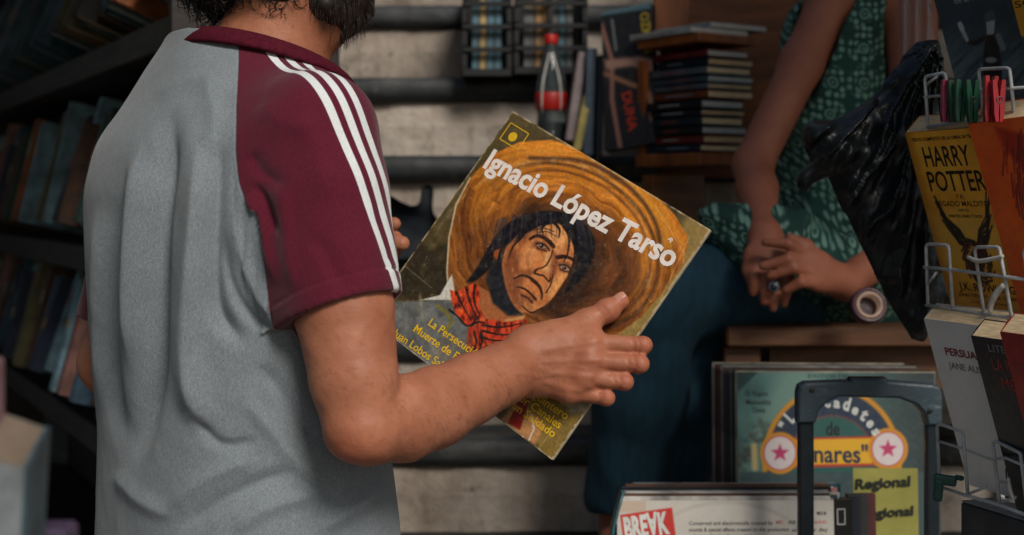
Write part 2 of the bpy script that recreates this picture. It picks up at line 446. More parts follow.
# ------------------------------------------------------------------ tall bookshelf along the left
sA, sB = np.array([-1.70, 4.56, 0]), np.array([-.55, 2.36, 0]); sd_ = (sB - sA); sL = np.linalg.norm(sd_); sd_ /= sL
sn = np.array([sd_[1], -sd_[0], 0])           # faces the passage: left and towards the camera
if np.dot(sn, -sA) < 0: sn = -sn
AX = np.array([sd_, -sn, [0, 0, 1]])
shelf = thing('bookshelf', 'tall dark wooden bookshelf packed with books behind the man', 'bookshelf', (sA[0], sA[1], 0))
mid = (sA + sB) / 2
ZB = [H + .312, H - .098, H - .468, H - .86]
for z in ZB + [H + .73]:
    MB().box(mid - sn * .12 + np.array([0, 0, z - .028]), (sL, .26, .056), AX, .003).build('shelf_board', M['dwood'], shelf)
MB().box(mid - sn * .27 + np.array([0, 0, 1.1]), (sL, .02, 2.2), AX).build('back_panel', M['dwood'], shelf)
for e in (sA - sd_ * .012, sB + sd_ * .012): MB().box(e - sn * .12 + np.array([0, 0, 1.1]), (.022, .28, 2.2), AX).build('side_panel', M['dwood'], shelf)
BOOKC = [('dark teal', (24, 62, 76)), ('slate blue', (52, 78, 98)), ('black', (18, 20, 22)), ('dark brown', (66, 42, 28)), ('pale blue', (96, 128, 142)),
         ('navy', (20, 34, 56)), ('faded rose', (120, 84, 78)), ('olive', (78, 74, 42)), ('rust orange', (134, 72, 30)), ('grey', (92, 98, 100)), ('deep green', (26, 56, 46))]
_bm = {}
def bmat(c, rough=.5):
    if c not in _bm: _bm[c] = pm('book_cover', c, tuple(v * .55 for v in c), 22, rough, .1, 200, detail=8)
    return _bm[c]
UPV = np.array([0, 0, 1.])
def shelf_book(pos, th, hh, dp, lean, cn, col, label, group):
    """a book standing on a shelf with the spine outwards: wrap-round cover, page block, a band on the spine"""
    ca, sa = math.cos(lean), math.sin(lean)
    ex = sd_; ez = UPV * ca - sn * sa; inn = -sn * ca - UPV * sa; ax = np.array([ex, inn, ez])
    base = pos
    def L(a, b, c_): return base + ex * a + inn * b + ez * c_
    m = MB(); t = .003
    m.box(L(th / 2, t / 2, hh / 2), (th, t, hh), ax, .001)
    m.box(L(t / 2, dp / 2 + t, hh / 2), (t, dp, hh), ax); m.box(L(th - t / 2, dp / 2 + t, hh / 2), (t, dp, hh), ax)
    o = m.build('book', bmat(col), loc=tuple(base)); tag(o, label, 'book', group)
    MB().box(L(th / 2, dp / 2 + .004, hh / 2), (th - 2 * t - .001, dp - .012, hh - .008), ax).build('pages', M['paper'], o)
    if th > .02:
        bc = rnd.choice([(190, 180, 150), (150, 60, 40), (180, 140, 60), (120, 150, 160)])
        zb = rnd.uniform(.5, .75) * hh
        MB().box(L(th / 2, -.0006, zb), (th * .62, .001, hh * rnd.uniform(.08, .24)), ax).build('spine_label', bmat(bc), o)
ORD = ['first', 'second', 'third', 'fourth', 'fifth', 'sixth', 'seventh', 'eighth', 'ninth', 'tenth', 'eleventh', 'twelfth', 'thirteenth', 'fourteenth', 'fifteenth', 'sixteenth', 'seventeenth', 'eighteenth', 'nineteenth', 'twentieth',
       '21st', '22nd', '23rd', '24th', '25th', '26th', '27th', '28th', '29th', '30th', '31st', '32nd', '33rd', '34th', '35th', '36th', '37th', '38th', '39th', '40th', '41st', '42nd', '43rd', '44th', '45th', '46th', '47th', '48th']
for row, (z, nm) in enumerate(zip(ZB[:3], ['top', 'middle', 'low'])):
    t = .03; i = 0
    while t < sL - .06 and i < 40:
        th = rnd.uniform(.018, .045); hh = rnd.uniform(.24, .31) if row == 0 else rnd.uniform(.22, .30); dp = rnd.uniform(.16, .2)
        lean = rnd.uniform(.34, .42) if row == 0 else rnd.uniform(.22, .34)
        out = rnd.uniform(0, .055) + .05
        cn, col = rnd.choice(BOOKC[:2] * 2 + BOOKC if row == 0 else BOOKC + BOOKC[2:6]); col = tuple(min(255, int(v * 1.2 + 6)) for v in col)
        shelf_book(sA + sd_ * t - sn * (.10 - out - .05) + np.array([0, 0, z + math.sin(lean) * dp + .002]), th, hh, dp, lean, cn, col,
                   '%s book on the %s shelf, %s from the left end' % (cn, nm, ORD[i]), 'books on the left bookshelf')
        t += th + rnd.uniform(.02, .05); i += 1
# ------------------------------------------------------------------ the record sleeve in the man's hands
M['art'] = art_mat('printed_sleeve', .38, .25)
M['art_matt'] = art_mat('printed_card', .55, 0)
M['sleeve_edge'] = pm('worn_card_edge', (196, 180, 152), (150, 132, 104), 60, .8, .3, 300)
LP = Frame((.023, 1.688, H - .090), (.71, -.53, -.46), (.57, .06, .82), .315, .315)
m = MB(); m.box(LP(.1575, .1575, -.0028), (.3155, .3155, .0052), np.array([LP.ex, LP.ey, LP.n]), .0012, 2)
lp = m.build('record_sleeve', M['sleeve_edge'], loc=tuple(LP(.1575, .1575)))
tag(lp, 'worn square record sleeve with a painted man in a wide hat, in the man\'s hands', 'record')
A = Art(LP, 440, 440, (78, 62, 34), True)
X, Y = A.X, A.Y
def tone(seed, sc): return fbm(X / sc, Y / sc, seed)
# mottled dark ground
A.c = A.c * (.30 + 1.15 * tone(3, 13)[..., None]) + np.array([12, 16, 10]) * tone(5, 5)[..., None]
A.poly([(511, 105), (560, 138), (520, 150), (480, 190), (440, 240), (380, 260), (430, 170)], (86, 74, 44), 20, .6)
A.poly([(690, 215), (716, 230), (640, 340), (600, 345), (660, 250)], (150, 124, 68), 10, .9)
A.poly([(380, 250), (425, 245), (448, 262), (455, 300), (380, 300)], (40, 34, 24), 14, .85)
A.poly([(655, 275), (690, 245), (650, 320), (612, 360), (605, 330)], (142, 118, 58), 8, .8)
# the great hat brim: rings of brush strokes
hc = (562, 246); ex_, ey_ = 124, 100
ca, sa = math.cos(.62), math.sin(.62)
def hatr(cx, cy, rx, ry, ang):
    c_, s_ = math.cos(ang), math.sin(ang); dx, dy = X - cx, Y - cy; p, q = dx * c_ + dy * s_, -dx * s_ + dy * c_
    return np.sqrt((p / rx) ** 2 + (q / ry) ** 2), np.arctan2(q / ry, p / rx)
brim = [(449, 300), (447, 270), (449, 238), (456, 205), (470, 178), (492, 155), (520, 142), (552, 140), (588, 152), (622, 170), (652, 192), (674, 214), (688, 238), (684, 262), (664, 290), (640, 318), (612, 338), (580, 352), (540, 356), (500, 340), (470, 320)]
db = psdf(X, Y, brim); A.put(A.cov(db, 2), (176, 106, 30))
R_, T_ = hatr(566, 246, 122, 96, .55)
wb = fbm(X / 30, Y / 30, 19) * .12; strk = fbm((R_ + wb) * 15, T_ * 1.8, 11); strk2 = fbm((R_ + wb) * 55, T_ * 4, 17)
inside = A.cov(db, 2)
gold = np.clip(1.25 - (Y - 130) / 120 + (X - 560) / 260, 0, 1)[..., None]
col = np.array([112, 62, 22]) + gold * np.array([92, 60, 10]) + (strk[..., None] - .5) * np.array([130, 90, 44]) + (strk2[..., None] - .5) * np.array([110, 80, 36])
A.put(inside * .95, np.clip(col, 20, 235))
# darker bowl of the hat round the head
R2, T2 = hatr(566, 262, 84, 66, .5)
A.put(np.clip((1.02 - R2) * 5, 0, 1) * inside * .85, np.clip(np.array([84, 46, 20]) + (strk[..., None] - .5) * np.array([90, 50, 24]), 10, 200))
R3, T3 = hatr(548, 262, 60, 56, .4)
A.put(np.clip((1.0 - R3) * 4, 0, 1) * .75, (40, 24, 16))
for q, (rr, w, cc, aa) in enumerate([(.80, .030, (70, 42, 20), .8), (.92, .02, (214, 148, 48), .6), (.68, .03, (206, 132, 40), .45), (.73, .02, (60, 34, 18), .5)]):
    A.put(np.clip((w - np.abs(R_ - rr)) / w, 0, 1) * aa * inside * (T_ < .9) * (T_ > -3.0), cc)
A.poly([(630, 168), (668, 214), (676, 240), (662, 262), (658, 232), (640, 196)], (206, 134, 34), 10, .7)
A.poly([(480, 175), (520, 150), (560, 150), (530, 168), (495, 195), (470, 230)], (196, 124, 36), 14, .5)
A.line([(449, 300), (447, 270), (449, 238), (456, 205), (470, 178)], 1.6, (214, 200, 170), 1.2, .8)
A.line(spline([(530, 158), (585, 162), (630, 188), (655, 222), (662, 258)], 40), 4, (64, 40, 24), 3, .8)
# grey shirt, white patch, leaves
A.poly([(380, 302), (455, 300), (470, 330), (480, 390), (470, 420), (380, 330)], (116, 118, 116), 3)
A.put(A.cov(psdf(X, Y, [(380, 302), (455, 300), (470, 330), (480, 390), (470, 420), (380, 330)]), 3) * np.clip(tone(23, 9) * 1.6 - .5, 0, 1) * .8, (58, 60, 62))
A.poly([(420, 300), (440, 295), (452, 274), (456, 300)], (206, 204, 194), 1.5)
A.line([(438, 306), (446, 312), (452, 322), (446, 330)], 3, (120, 110, 40), 2)
# neck, face, hair
Z = lambda pts: [(390 + x / 2.974, 190 + y / 2.974) for x, y in pts]
A.poly(Z([(262, 285), (345, 330), (405, 372), (392, 402), (330, 420), (270, 400), (255, 340)]), (164, 96, 52), 2)
A.poly(Z([(345, 385), (400, 372), (392, 402), (350, 420), (310, 410)]), (196, 140, 84), 2)
A.poly(Z([(300, 220), (340, 180), (350, 260), (365, 330), (395, 372), (350, 374), (305, 335), (286, 265)]), (22, 26, 34), 3)
face = Z(spline([(350, 160), (385, 118), (430, 100), (490, 90), (540, 92), (556, 140), (552, 190), (535, 240), (505, 290), (480, 325), (450, 350), (420, 364), (385, 360), (358, 325), (340, 270), (334, 210), (350, 160)], 60)[:-1])
A.poly(face, (202, 122, 66), 2)
fm = A.cov(psdf(X, Y, face), 2)
def shade(pts, col, soft, a): A.put(A.cov(psdf(X, Y, Z(pts)), soft) * fm * a, col)
# planes of the face: warm half tones, dark side towards the ear, light on brow, nose, cheek and chin
shade([(334, 205), (362, 165), (385, 180), (392, 240), (385, 300), (410, 350), (372, 352), (340, 290)], (128, 70, 40), 9, .9)
shade([(362, 150), (400, 120), (440, 112), (420, 140), (384, 168)], (128, 70, 40), 6, .8)
shade([(385, 190), (410, 160), (434, 178), (436, 205), (414, 236), (392, 240)], (226, 150, 88), 7, .9)
shade([(440, 112), (500, 98), (532, 108), (536, 150), (508, 190), (486, 178), (462, 140)], (232, 162, 96), 7, .9)
shade([(462, 190), (482, 176), (486, 205), (474, 246), (456, 240)], (238, 176, 112), 4, .95)
shade([(486, 180), (500, 200), (492, 250), (476, 270), (480, 230)], (120, 62, 36), 4, .9)
shade([(495, 255), (530, 240), (515, 278), (480, 320), (462, 318), (474, 285)], (228, 158, 90), 6, .9)
shade([(392, 240), (420, 232), (432, 250), (400, 262), (380, 272)], (134, 74, 42), 5, .8)
shade([(400, 330), (430, 328), (446, 346), (420, 362), (396, 354)], (200, 134, 78), 5, .8)
shade([(380, 300), (420, 322), (436, 322), (420, 334), (390, 322)], (110, 54, 34), 4, .8)
shade([(430, 150), (462, 160), (478, 176), (450, 184), (424, 168)], (96, 52, 34), 4, .75)
shade([(496, 214), (530, 216), (545, 232), (520, 246), (500, 234)], (104, 56, 36), 4, .75)
A.put(fm * np.clip(fbm(X / 3.2, Y / 8, 31) * 2 - .85, 0, 1) * .55, (112, 56, 30))
A.put(fm * np.clip(fbm(X / 2.6, Y / 6, 37) * 2 - 1.1, 0, 1) * .7, (236, 180, 118))
A.poly(Z([(310, 180), (328, 172), (334, 195), (320, 208), (308, 200)]), (150, 78, 40), 2)
def stroke(pts, w0, w1, col=(44, 22, 16), a=.85):
    q = spline(Z(pts), 14); n = len(q) - 1
    for i in range(n): t = (i + .5) / n; A.line(q[i:i + 2], w0 * (1 - t) + w1 * t if t > .0 else w0, col, 1.1, a)
for ex0, ey0, an in ((451, 166, .25), (519, 231, .45)):
    e = Z([(ex0, ey0)])[0]; A.ell(e[0], e[1], 4.6, 2.2, (158, 126, 100), 1, an); A.ell(e[0] - .2, e[1], 2.0, 2.0, (14, 10, 10), 1); A.ell(e[0] - .8, e[1] - .7, .6, .6, (220, 210, 200), .6)
for pts, w0, w1 in [([(416, 146), (436, 136), (462, 144), (486, 168)], 2.6, 4.4), ([(498, 200), (520, 198), (542, 206), (552, 222)], 4.2, 1.8), ([(434, 160), (448, 158), (466, 168), (474, 180)], 1.6, 1.4), ([(503, 224), (518, 222), (534, 232), (540, 242)], 1.6, 1.2),
              ([(436, 172), (452, 178), (466, 182)], 1, .8), ([(506, 236), (520, 242), (532, 244)], 1, .8), ([(484, 178), (478, 200), (462, 226), (436, 236)], 1.4, 1.2), ([(436, 236), (430, 246), (442, 252)], 2, 1.4), ([(442, 252), (458, 256), (472, 272), (478, 262)], 1.8, 1.2),
              ([(368, 264), (392, 254), (414, 260), (432, 274)], 1.2, 3.4), ([(432, 274), (446, 290), (452, 312), (450, 324)], 3.4, 1.2), ([(378, 288), (400, 294), (420, 310), (434, 326)], 1.6, 2.2), ([(390, 312), (408, 320), (424, 336)], 1, 1.4),
              ([(486, 250), (478, 280), (464, 306)], .8, 1.2), ([(434, 118), (460, 114), (488, 124)], .8, .7), ([(440, 126), (468, 124), (492, 136)], .7, .6), ([(478, 150), (486, 170)], 1.2, .8), ([(392, 344), (420, 364), (452, 350)], 1.2, 1.2)]:
    stroke(pts, w0, w1)
hair = [spline([(226, 275), (262, 225), (290, 175), (330, 118), (392, 76), (480, 62), (560, 82), (606, 140), (604, 200), (580, 250), (545, 290), (516, 312), (540, 262), (556, 215), (552, 170), (536, 124), (500, 100), (470, 104), (430, 112), (388, 128), (352, 162), (332, 172), (308, 182), (306, 215), (280, 250), (250, 272), (226, 275)], 80)[:-1],
        [(512, 96), (534, 130), (556, 200), (570, 226), (590, 180), (580, 120), (550, 86)], [(400, 104), (450, 88), (446, 108), (405, 130), (368, 156)]]
for h_ in hair: A.poly(Z(h_), (15, 15, 21), 2)
for q in range(34):
    x0 = rnd.uniform(290, 585); k0 = (x0 - 450) / 150; stroke([(x0, 66 + 30 * k0 * k0), (x0 + 14 * k0, 100 + 40 * k0 * k0), (x0 + 22 * k0, 140 + 60 * k0 * k0)], .9, .4, (52, 50, 62), .7)
for pts in ([(488, 96), (504, 118), (502, 142)], [(512, 100), (532, 140), (528, 190), (516, 214)], [(524, 110), (548, 160), (546, 214), (530, 250)], [(462, 98), (452, 116), (456, 132)], [(410, 112), (392, 140), (366, 168), (352, 204)], [(330, 180), (318, 220), (296, 252)]): stroke(pts, 3.0, .8, (14, 14, 18))
# red neckerchief
def sm(p, n=40): return spline(p + p[:1], n)[:-1]
for kp, kc in [([(178, 296), (200, 302), (226, 288), (256, 278), (268, 310), (264, 345), (284, 386), (262, 402), (232, 404), (204, 380), (186, 340)], (214, 66, 26)),
               ([(258, 392), (300, 384), (340, 392), (378, 388), (406, 386), (400, 412), (372, 438), (330, 456), (292, 462), (262, 440)], (208, 62, 26)),
               ([(234, 408), (262, 420), (290, 436), (282, 468), (262, 500), (238, 520), (226, 470)], (172, 46, 20)), ([(226, 384), (246, 370), (272, 372), (286, 396), (268, 420), (240, 420)], (184, 50, 22))]:
    q = Z(sm(kp)); A.poly(q, kc, 1.6); mk = A.cov(psdf(X, Y, q), 2)
    A.put(mk * np.clip(fbm(X / 2.4, Y / 6, 41) * 2.6 - 1.1, 0, 1), (64, 12, 10)); A.put(mk * np.clip(fbm(X / 2.8, Y / 5, 47) * 2.6 - 1.5, 0, 1), (246, 128, 60))
for ln in ([(196, 302), (214, 340), (240, 388)], [(226, 290), (238, 334), (258, 380)], [(252, 284), (250, 330), (268, 372)], [(276, 402), (330, 408), (394, 396)], [(272, 418), (326, 430), (372, 428)], [(268, 434), (300, 446), (340, 448)], [(250, 420), (256, 456), (244, 500)], [(270, 424), (274, 452), (262, 480)], [(204, 380), (232, 404), (266, 376)], [(176, 356), (206, 380)], [(240, 404), (262, 392), (284, 396)]):
    stroke(ln, 2.2, .9, (22, 10, 10))
A.poly(Z([(150, 430), (240, 440), (260, 520), (200, 540), (120, 500)]), (110, 100, 88), 6, .5)
# lower corner: red sash, pale cloth, straw
A.poly([(495, 395), (540, 360), (600, 350), (640, 330), (551, 462)], (128, 104, 46), 6)
A.poly([(500, 420), (520, 400), (545, 425), (535, 445)], (186, 130, 84), 3, .9)
A.poly([(508, 423), (522, 393), (530, 398), (520, 430)], (128, 24, 18), 1.5)
A.poly([(560, 400), (600, 372), (612, 372), (585, 412), (570, 414)], (176, 168, 150), 6, .8)
A.put(A.cov(psdf(X, Y, [(545, 400), (630, 340), (551, 462)]), 6) * np.clip(tone(51, 4) * 2 - 1, 0, 1) * .6, (60, 60, 40))
A.line([(529, 440), (534, 428), (531, 415)], 1.6, (214, 206, 190))
# rubbed edges
dE = np.minimum.reduce([A.U, A.V, .315 - A.U, .315 - A.V]); A.put(np.clip((.0024 - dE) / .0016, 0, 1) * np.clip(tone(61, 5) * 2.2 - .5, 0, 1), (190, 172, 140))
A.put(np.clip(fbm(X / 2.2, Y / 2.2, 77, 3) * 6 - 4.4, 0, 1) * .4, (206, 184, 140))
rw = np.hypot(A.U - .1575, A.V - .1575); A.put(np.exp(-((rw - .148) / .0022) ** 2) * np.clip(fbm(X / 12, Y / 12, 81) * 2.2 - .75, 0, 1) * .34, (214, 196, 160)); A.put(np.exp(-((rw - .146) / .006) ** 2) * np.clip(fbm(X / 7, Y / 7, 85) * 2.4 - 1.2, 0, 1) * .3, (210, 190, 150))
for ln in ([(655, 205), (690, 262), (672, 300)], [(690, 236), (660, 300)], [(400, 262), (432, 288)], [(560, 420), (536, 452)]): A.line(ln, .7, (222, 204, 170), 1, .4)
A.c = A.c * (.86 + .28 * fbm(X / 2.0, Y / 2.6, 91, 3)[..., None])
A.build('cover_art', lp, M['art'])
def lptext(s, x0, y0, x1, y1, hpx, mat, name='lettering', bold=0, off=.0006):
    a, b = LP.uv(x0, y0), LP.uv(x1, y1); d = b - a
    # cap height from pixels measured along the frame's up axis
    h_ = hpx / np.linalg.norm(proj(LP(a[0], a[1] + .02)) - proj(LP(a[0], a[1]))) * .02
    text(name, s, LP, a[0], a[1], mat, lp, w=np.linalg.norm(d), h=h_, ang=math.atan2(d[1], d[0]), bold=bold, off=off)
white_ink, yellow_ink = ink((240, 232, 224)), ink((236, 190, 26))
lptext('Ignacio López Tarso', 483, 167, 671, 268, 22, white_ink, 'title_lettering', .030)
A_ = LP.uv(670, 243); text('title_mark', '»', LP, A_[0], A_[1], white_ink, lp, h=.008, ang=1.2, bold=.02)
# yellow square mark with a sun
m = MB()
def lpq(pts, w):
    for a, b in zip(pts, pts[1:]):
        a, b = LP.uv(*a), LP.uv(*b); d = (b - a) / np.linalg.norm(b - a); q = np.array([-d[1], d[0]]) * w / 2
        m.add([LP(*(a - d * w / 2 + q), .0006), LP(*(a - d * w / 2 - q), .0006), LP(*(b + d * w / 2 - q), .0006), LP(*(b + d * w / 2 + q), .0006)], [[0, 1, 2, 3]])
sq = [(511, 123), (529, 134), (518, 150), (500, 139)]
lpq(sq + sq[:1], .0011); m.build('square_mark', yellow_ink, lp)
cu_ = LP.uv(513, 137); MB().add([LP(cu_[0] + .0062 * math.cos(q * .2618), cu_[1] + .0062 * math.sin(q * .2618), .0007) for q in range(24)], [list(range(24))]).build('sun_mark', yellow_ink, lp)
for s_, x0, y0, x1, y1 in [('La Persecución', 428, 325, 479, 360), ('Muerte de Emilio', 413, 331, 474, 373), ('Juan Lobos Salead', 392, 335, 452, 377),
                           ('de Quintero', 517, 387, 566, 420), ('dor Canales', 514, 397, 559, 429), ('un Soldado', 512, 408, 553, 438)]:
    lptext(s_, x0, y0, x1, y1, 8.5, yellow_ink, 'song_lettering', .012)
# ------------------------------------------------------------------ the man (body, then what he wears)
TH = math.radians(55)
FW = np.array([math.sin(TH), math.cos(TH), 0]); RT = np.array([math.cos(TH), -math.sin(TH), 0]); UP = np.array([0, 0, 1.])
O = np.array([-.318, 1.655, 0])
def zpx(y, Y=1.62): return H - (y - YH) / F * Y
def man(u, v, z): return O + RT * u + FW * v + UP * z
# skin
k = NT('man_skin'); n1 = k.noise(14, 5, .6); n2 = k.noise(90, 4, .6)
c = k.ramp(n1, [(.3, lin((150, 92, 66))), (.7, lin((176, 116, 88)))])
c = k.mix(k.ramp(n2, [(.55, (0, 0, 0, 1)), (.75, (.5,) * 3 + (1,))]), c, lin((136, 74, 54)))
c = k.mix(k.math('MULTIPLY', k.n('Attribute', attribute_name='flush').outputs['Fac'], .32), c, lin((176, 82, 60)))
k.l(c, k.b.inputs['Base Color']); k.l(k.math('ADD', k.math('MULTIPLY', n2, .3), .40), k.b.inputs['Roughness'])
k.b.inputs['Subsurface Weight'].default_value = .12; k.b.inputs['Subsurface Radius'].default_value = (.012, .004, .002); k.b.inputs['Subsurface Scale'].default_value = .6
vo = k.n('TexVoronoi', i_Scale=420.); k.l(k.n('TexCoord').outputs['Object'], vo.inputs['Vector'])
k.b.inputs['Specular IOR Level'].default_value = .4
b1 = k.bump(vo.outputs['Distance'], .22, .0006); b2 = k.bump(k.noise(60, 5, .65), .3, .002, b1); k.bump(k.noise(240, 4, .6, stretch=(.5, .5, 1.6)), .25, .0008, b2); M['skin'] = k.m

S_R = P(317, 130, 1.50); E_R = P(361, 424, 1.43); W_R = LP.px(531, 362, .040)
S_L = man(-.198, .0, zpx(134)); E_L = np.array([-.504, 1.80, H - .205]); W_L = np.array([-.235, 1.815, H - .080])
NB = P(268, 62, 1.635); NT_ = P(288, -12, 1.625); HC = P(287, -92, 1.625)
fd = np.array([.93, .34, -.10]); fd /= np.linalg.norm(fd); hs = np.cross(fd, UP); hs /= np.linalg.norm(hs); hu = np.cross(hs, fd)
B = Field((-.60, 1.36, H - .42), (.180, 1.98, H + .56), .0023)
def tors(u, v, z, rings, n=2.3):
    zz, aa, bb, cu, cv = np.array(rings).T
    zf = np.linspace(zz.min(), zz.max(), 240); kr = np.exp(-np.linspace(-2.2, 2.2, 31) ** 2); kr /= kr.sum()
    def sm_(q): w = np.interp(zf, zz, q); return np.convolve(np.pad(w, 15, mode='reflect', reflect_type='odd'), kr, 'valid')
    aa, bb, cu, cv = sm_(aa), sm_(bb), sm_(cu), sm_(cv); zz = zf
    a = np.interp(z, zz, aa); b = np.interp(z, zz, bb); x = np.abs(u - np.interp(z, zz, cu)) / a; y = np.abs(v - np.interp(z, zz, cv)) / b
    return ((x ** n + y ** n) ** (1 / n) - 1) * np.minimum(a, b)
RINGS = [(zpx(620), .205, .165, 0, .012), (zpx(535), .205, .16, 0, .010), (zpx(440), .198, .152, 0, .004), (zpx(350), .200, .150, 0, -.004), (zpx(260), .206, .150, 0, -.012), (zpx(190), .206, .146, 0, -.016),
         (zpx(140), .196, .132, 0, -.016), (zpx(105), .172, .112, 0, -.008), (zpx(80), .150, .106, 0, .0), (zpx(62), .128, .104, 0, .008), (zpx(46), .108, .098, 0, .014), (zpx(25), .100, .094, 0, .02)]
sl, X_, Y_, Z_ = B.box(B.lo, (.0, 1.98, zpx(70)))
u_ = (X_ - O[0]) * RT[0] + (Y_ - O[1]) * RT[1]; v_ = (X_ - O[0]) * FW[0] + (Y_ - O[1]) * FW[1]
B.merge(sl, tors(u_, v_, Z_, [(r[0], r[1] - .04, r[2] - .04, r[3], r[4]) for r in RINGS]), 0)
# neck and head
B.chain([NB - UP * .05, NB, NT_ + fd * .005], [.086, .064, .054], .02)
B.ell(HC + hu * .015 - fd * .008, (.100, .077, .112), np.array([fd, hs, hu]), .02)
B.ell(HC - hu * .055 + fd * .035, (.068, .058, .080), np.array([fd, hs, hu]), .03)
B.limb(HC - hu * .125 + fd * .060, HC - hu * .105 + fd * .078, .022, .022, .03)
B.chain([HC + fd * .092 + hu * .02, HC + fd * .116 - hu * .022, HC + fd * .098 - hu * .030], [.010, .014, .012], .012)
for s in (-1, 1):
    B.ell(HC + fd * .088 + hs * s * .032 + hu * .012, (.016, .018, .012), np.array([fd, hs, hu]), .004, sub=True)
    B.ell(HC + fd * .078 + hs * s * .032 + hu * .010, (.013, .014, .012), np.array([fd, hs, hu]), .003)
    B.limb(HC + fd * .094 + hs * s * .018 + hu * .032, HC + fd * .082 + hs * s * .048 + hu * .034, .008, .006, .01)
    B.ell(HC - fd * .012 + hs * s * .080 - hu * .008, (.017, .009, .032), np.array([fd, hs, hu]), .006)
for dz in (-.058, -.070): B.limb(HC + fd * .098 + hu * dz - hs * .018, HC + fd * .098 + hu * dz + hs * .018, .007, .007, .006)
# right arm
ua = E_R - S_R; ua /= np.linalg.norm(ua); fa = W_R - E_R; fa /= np.linalg.norm(fa)
B.chain([S_R, S_R + (E_R - S_R) * .32, S_R + (E_R - S_R) * .62, S_R + (E_R - S_R) * .86, E_R], [.052, .053, .0510, .0445, .0370], .006)
side = np.cross(fa, UP); side /= np.linalg.norm(side); lift = np.cross(side, fa)
fl = (side, .86)
B.chain([E_R, E_R + (W_R - E_R) * .22 - lift * .010, E_R + (W_R - E_R) * .40 - lift * .011, E_R + (W_R - E_R) * .62 - lift * .006, E_R + (W_R - E_R) * .82 - lift * .002, W_R], [.035, .0440, .0425, .0380, .0340, .0320], .008, fl)
B.limb(E_R - ua * .0 + np.array([-.004, .0, -.006]), E_R + np.array([.014, 0, -.010]), .027, .027, .02)
# right hand, palm against the sleeve, fingers round its far edge
hk = lambda x, y, o: LP.px(x, y, o)
MCP = [hk(590, 343, .030), hk(590, 361, .032), hk(583, 378, .030), hk(571, 392, .026)]
PIP = [hk(643, 345, .012), hk(640, 364, .013), hk(625, 382, .013), hk(607, 398, .013)]
DIP = [hk(642, 349, -.014), hk(637, 366, -.015), hk(622, 383, -.015), hk(603, 398, -.015)]
TIP = [hk(622, 344, -.020), hk(617, 361, -.020), hk(603, 377, -.020), hk(587, 391, -.019)]
rM = [.0120, .0120, .0114, .0104]; rP = [.0097, .0099, .0093, .0084]
for q in range(4): B.limb(W_R + lift * (.014 - .010 * q), MCP[q], .0245 - .001 * q, rM[q], .016, (LP.n, .82))
B.limb(hk(560, 366, .026), hk(596, 366, .022), .022, .017, .016, (LP.n, .7))
CMC, TMC, TIPJ, TTIP = hk(553, 345, .034), hk(586, 322, .024), hk(608, 310, .0155), hk(621, 301, .0115)
B.chain([W_R + lift * .012, CMC, TMC], [.024, .0205, .0150], .020)
B.limb(CMC, MCP[0], .016, .013, .020)
B.chain([TMC, TIPJ, TTIP], [.0138, .0118, .0094], .006)
B.ell(TIPJ, (.0126, .0126, .0126), None, .006)
for q in range(4):
    B.limb(MCP[q], PIP[q], rM[q] * .86, rP[q], .0045); B.ell(PIP[q], (rP[q] * .98,) * 3, None, .003)
    B.chain([PIP[q], DIP[q], TIP[q]], [rP[q], rP[q] * .9, rP[q] * .78], .0035)
    B.ell(MCP[q] + LP.n * .0025, (.0125, .0125, .0125), None, .012)
# left arm behind him, hand steadying the other edge
B.chain([S_L, S_L + (E_L - S_L) * .5, E_L], [.05, .048, .040], .02)
B.chain([E_L, E_L + (W_L - E_L) * .3, W_L], [.041, .043, .030], .02)
KL = [np.array([-.196, 1.816, H - .034]), np.array([-.194, 1.820, H - .052]), np.array([-.196, 1.822, H - .070]), np.array([-.200, 1.822, H - .086])]
for q in range(4):
    B.limb(W_L + UP * (.01 - .008 * q), KL[q], .021, .013, .014)
    B.chain([KL[q], KL[q] + np.array([.026, -.012, .004]), KL[q] + np.array([.048, -.022 - .001 * q, .004])], [.0108, .0100, .0084], .004)
TL_ = [W_L + UP * .022, np.array([-.196, 1.800, H - .046]), np.array([-.166, 1.786, H - .053]), np.array([-.1375, 1.777, H - .0545])]
B.chain(TL_, [.020, .0145, .0125, .0100], .008)
bv, bf = B.mesh(2); del B
bn = normals(bv, bf)
bv = bv + bn * (n3(bv, 120, 2) * .0005)[:, None]
